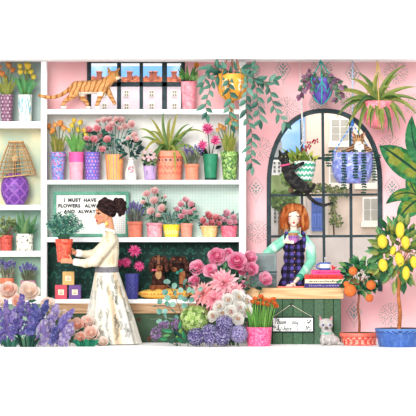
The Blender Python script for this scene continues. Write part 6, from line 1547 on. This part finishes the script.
def t2(p, n):
    x, y = U(p)
    if math.hypot((x - 174.2) / 3.4, (y - 269.8) / 2.6) < 1: return jit((170, 104, 70), 6)
    if y > 271 and x < 185 and y < 284: return jit((178, 112, 72), 8)
    if y > 285.5: return jit(TAN, 8)
    for ex in (174, 180.6):
        if math.hypot(x - ex, y - 259) < 1.2: return TAN
    return jit((78, 46, 38), 6) if vn(x * .3, y * .3) > .12 else (50, 32, 30)
t, cb = pup(d0, 'puppy with a teal bow leaning its head down beside the pink roses', [E(178, 262.8, (6.8, 6.4, 6.7)), E(174.6, 269, (3.2, 4, 3), .035), C((181, 268, 4.8, -.01), (184.5, 275, 5.8, -.03), (190, 281, 6.4, -.03), (196, 285, 6, -.03)), C((182, 278, 3, .03), (181, 288.6, 2.1, .04)), C((187.4, 280, 3, .03), (188, 289.6, 2.1, .04)), E(180.4, 289.4, (2.5, 3, 1.7), .05), E(188, 290.4, (2.5, 3, 1.7), .05), E(197, 287.6, (4.4, 4.4, 3.4), .0)], t2,
        [(174.2, 262.6), (180.4, 262.8)], (173.4, 269), [[C((173.2, 258, 2, .01), (171, 262.6, 2.5, .02), (170.6, 268, 2, .025))], [C((183.6, 258.4, 2.2, .02), (186.4, 263.6, 3, .03), (187.4, 269.6, 2.5, .03))]], P(185, 291))
b = MB(); p = at(cb, 179.4, 271.4, k, .004, 1.6)
for sg in (-1, 1): b.leaf(p, Vector((sg, -.25, .55 * sg)), 4.2 * k, 3.4 * k, Vector((0, -1, 0)), (70, 150, 130), .1, 4, 'r')
b.ell(p + Vector((0, -.008, 0)), .9 * k, (50, 126, 110), 8, 6); link('bow', b, M_CLOTH, t)
# ---------------------------------------------------------------- light and camera
w = bpy.data.worlds.new('World'); SC.world = w; w.use_nodes = True
w.node_tree.nodes['Background'].inputs['Color'].default_value = (1, 1, 1, 1); w.node_tree.nodes['Background'].inputs['Strength'].default_value = 1.0
def lamp(name, kind, loc, rot, energy, **kw):
    l = bpy.data.lights.new(name, kind); l.energy = energy
    for k, v in kw.items(): setattr(l, k, v)
    o = bpy.data.objects.new(name, l); COL.objects.link(o); o.location = loc; o.rotation_euler = rot; return o
lamp('sun', 'SUN', (0, -6, 6), (math.radians(77), 0, math.radians(-11)), 3.1, angle=.4)
lamp('outdoor_fill', 'AREA', (.5, .6, 5.2), (math.radians(38), 0, 0), 175, shape='RECTANGLE', size=6, size_y=1.5)  # added fill lamp, brightens the houses and sky backdrop behind the wall
cam = bpy.data.cameras.new('camera'); co = bpy.data.objects.new('camera', cam); COL.objects.link(co)
co.location = (0, -D, CZ); co.rotation_euler = (pi / 2, 0, 0)
cam.sensor_width = 36; cam.lens = 36 * D / (416 * S); cam.clip_end = 200; cam.clip_start = 1
SC.camera = co
SC.view_settings.view_transform = 'Standard'; SC.view_settings.look = 'None'; SC.view_settings.exposure = .1; SC.view_settings.gamma = 1; SC.view_settings.use_curve_mapping = False
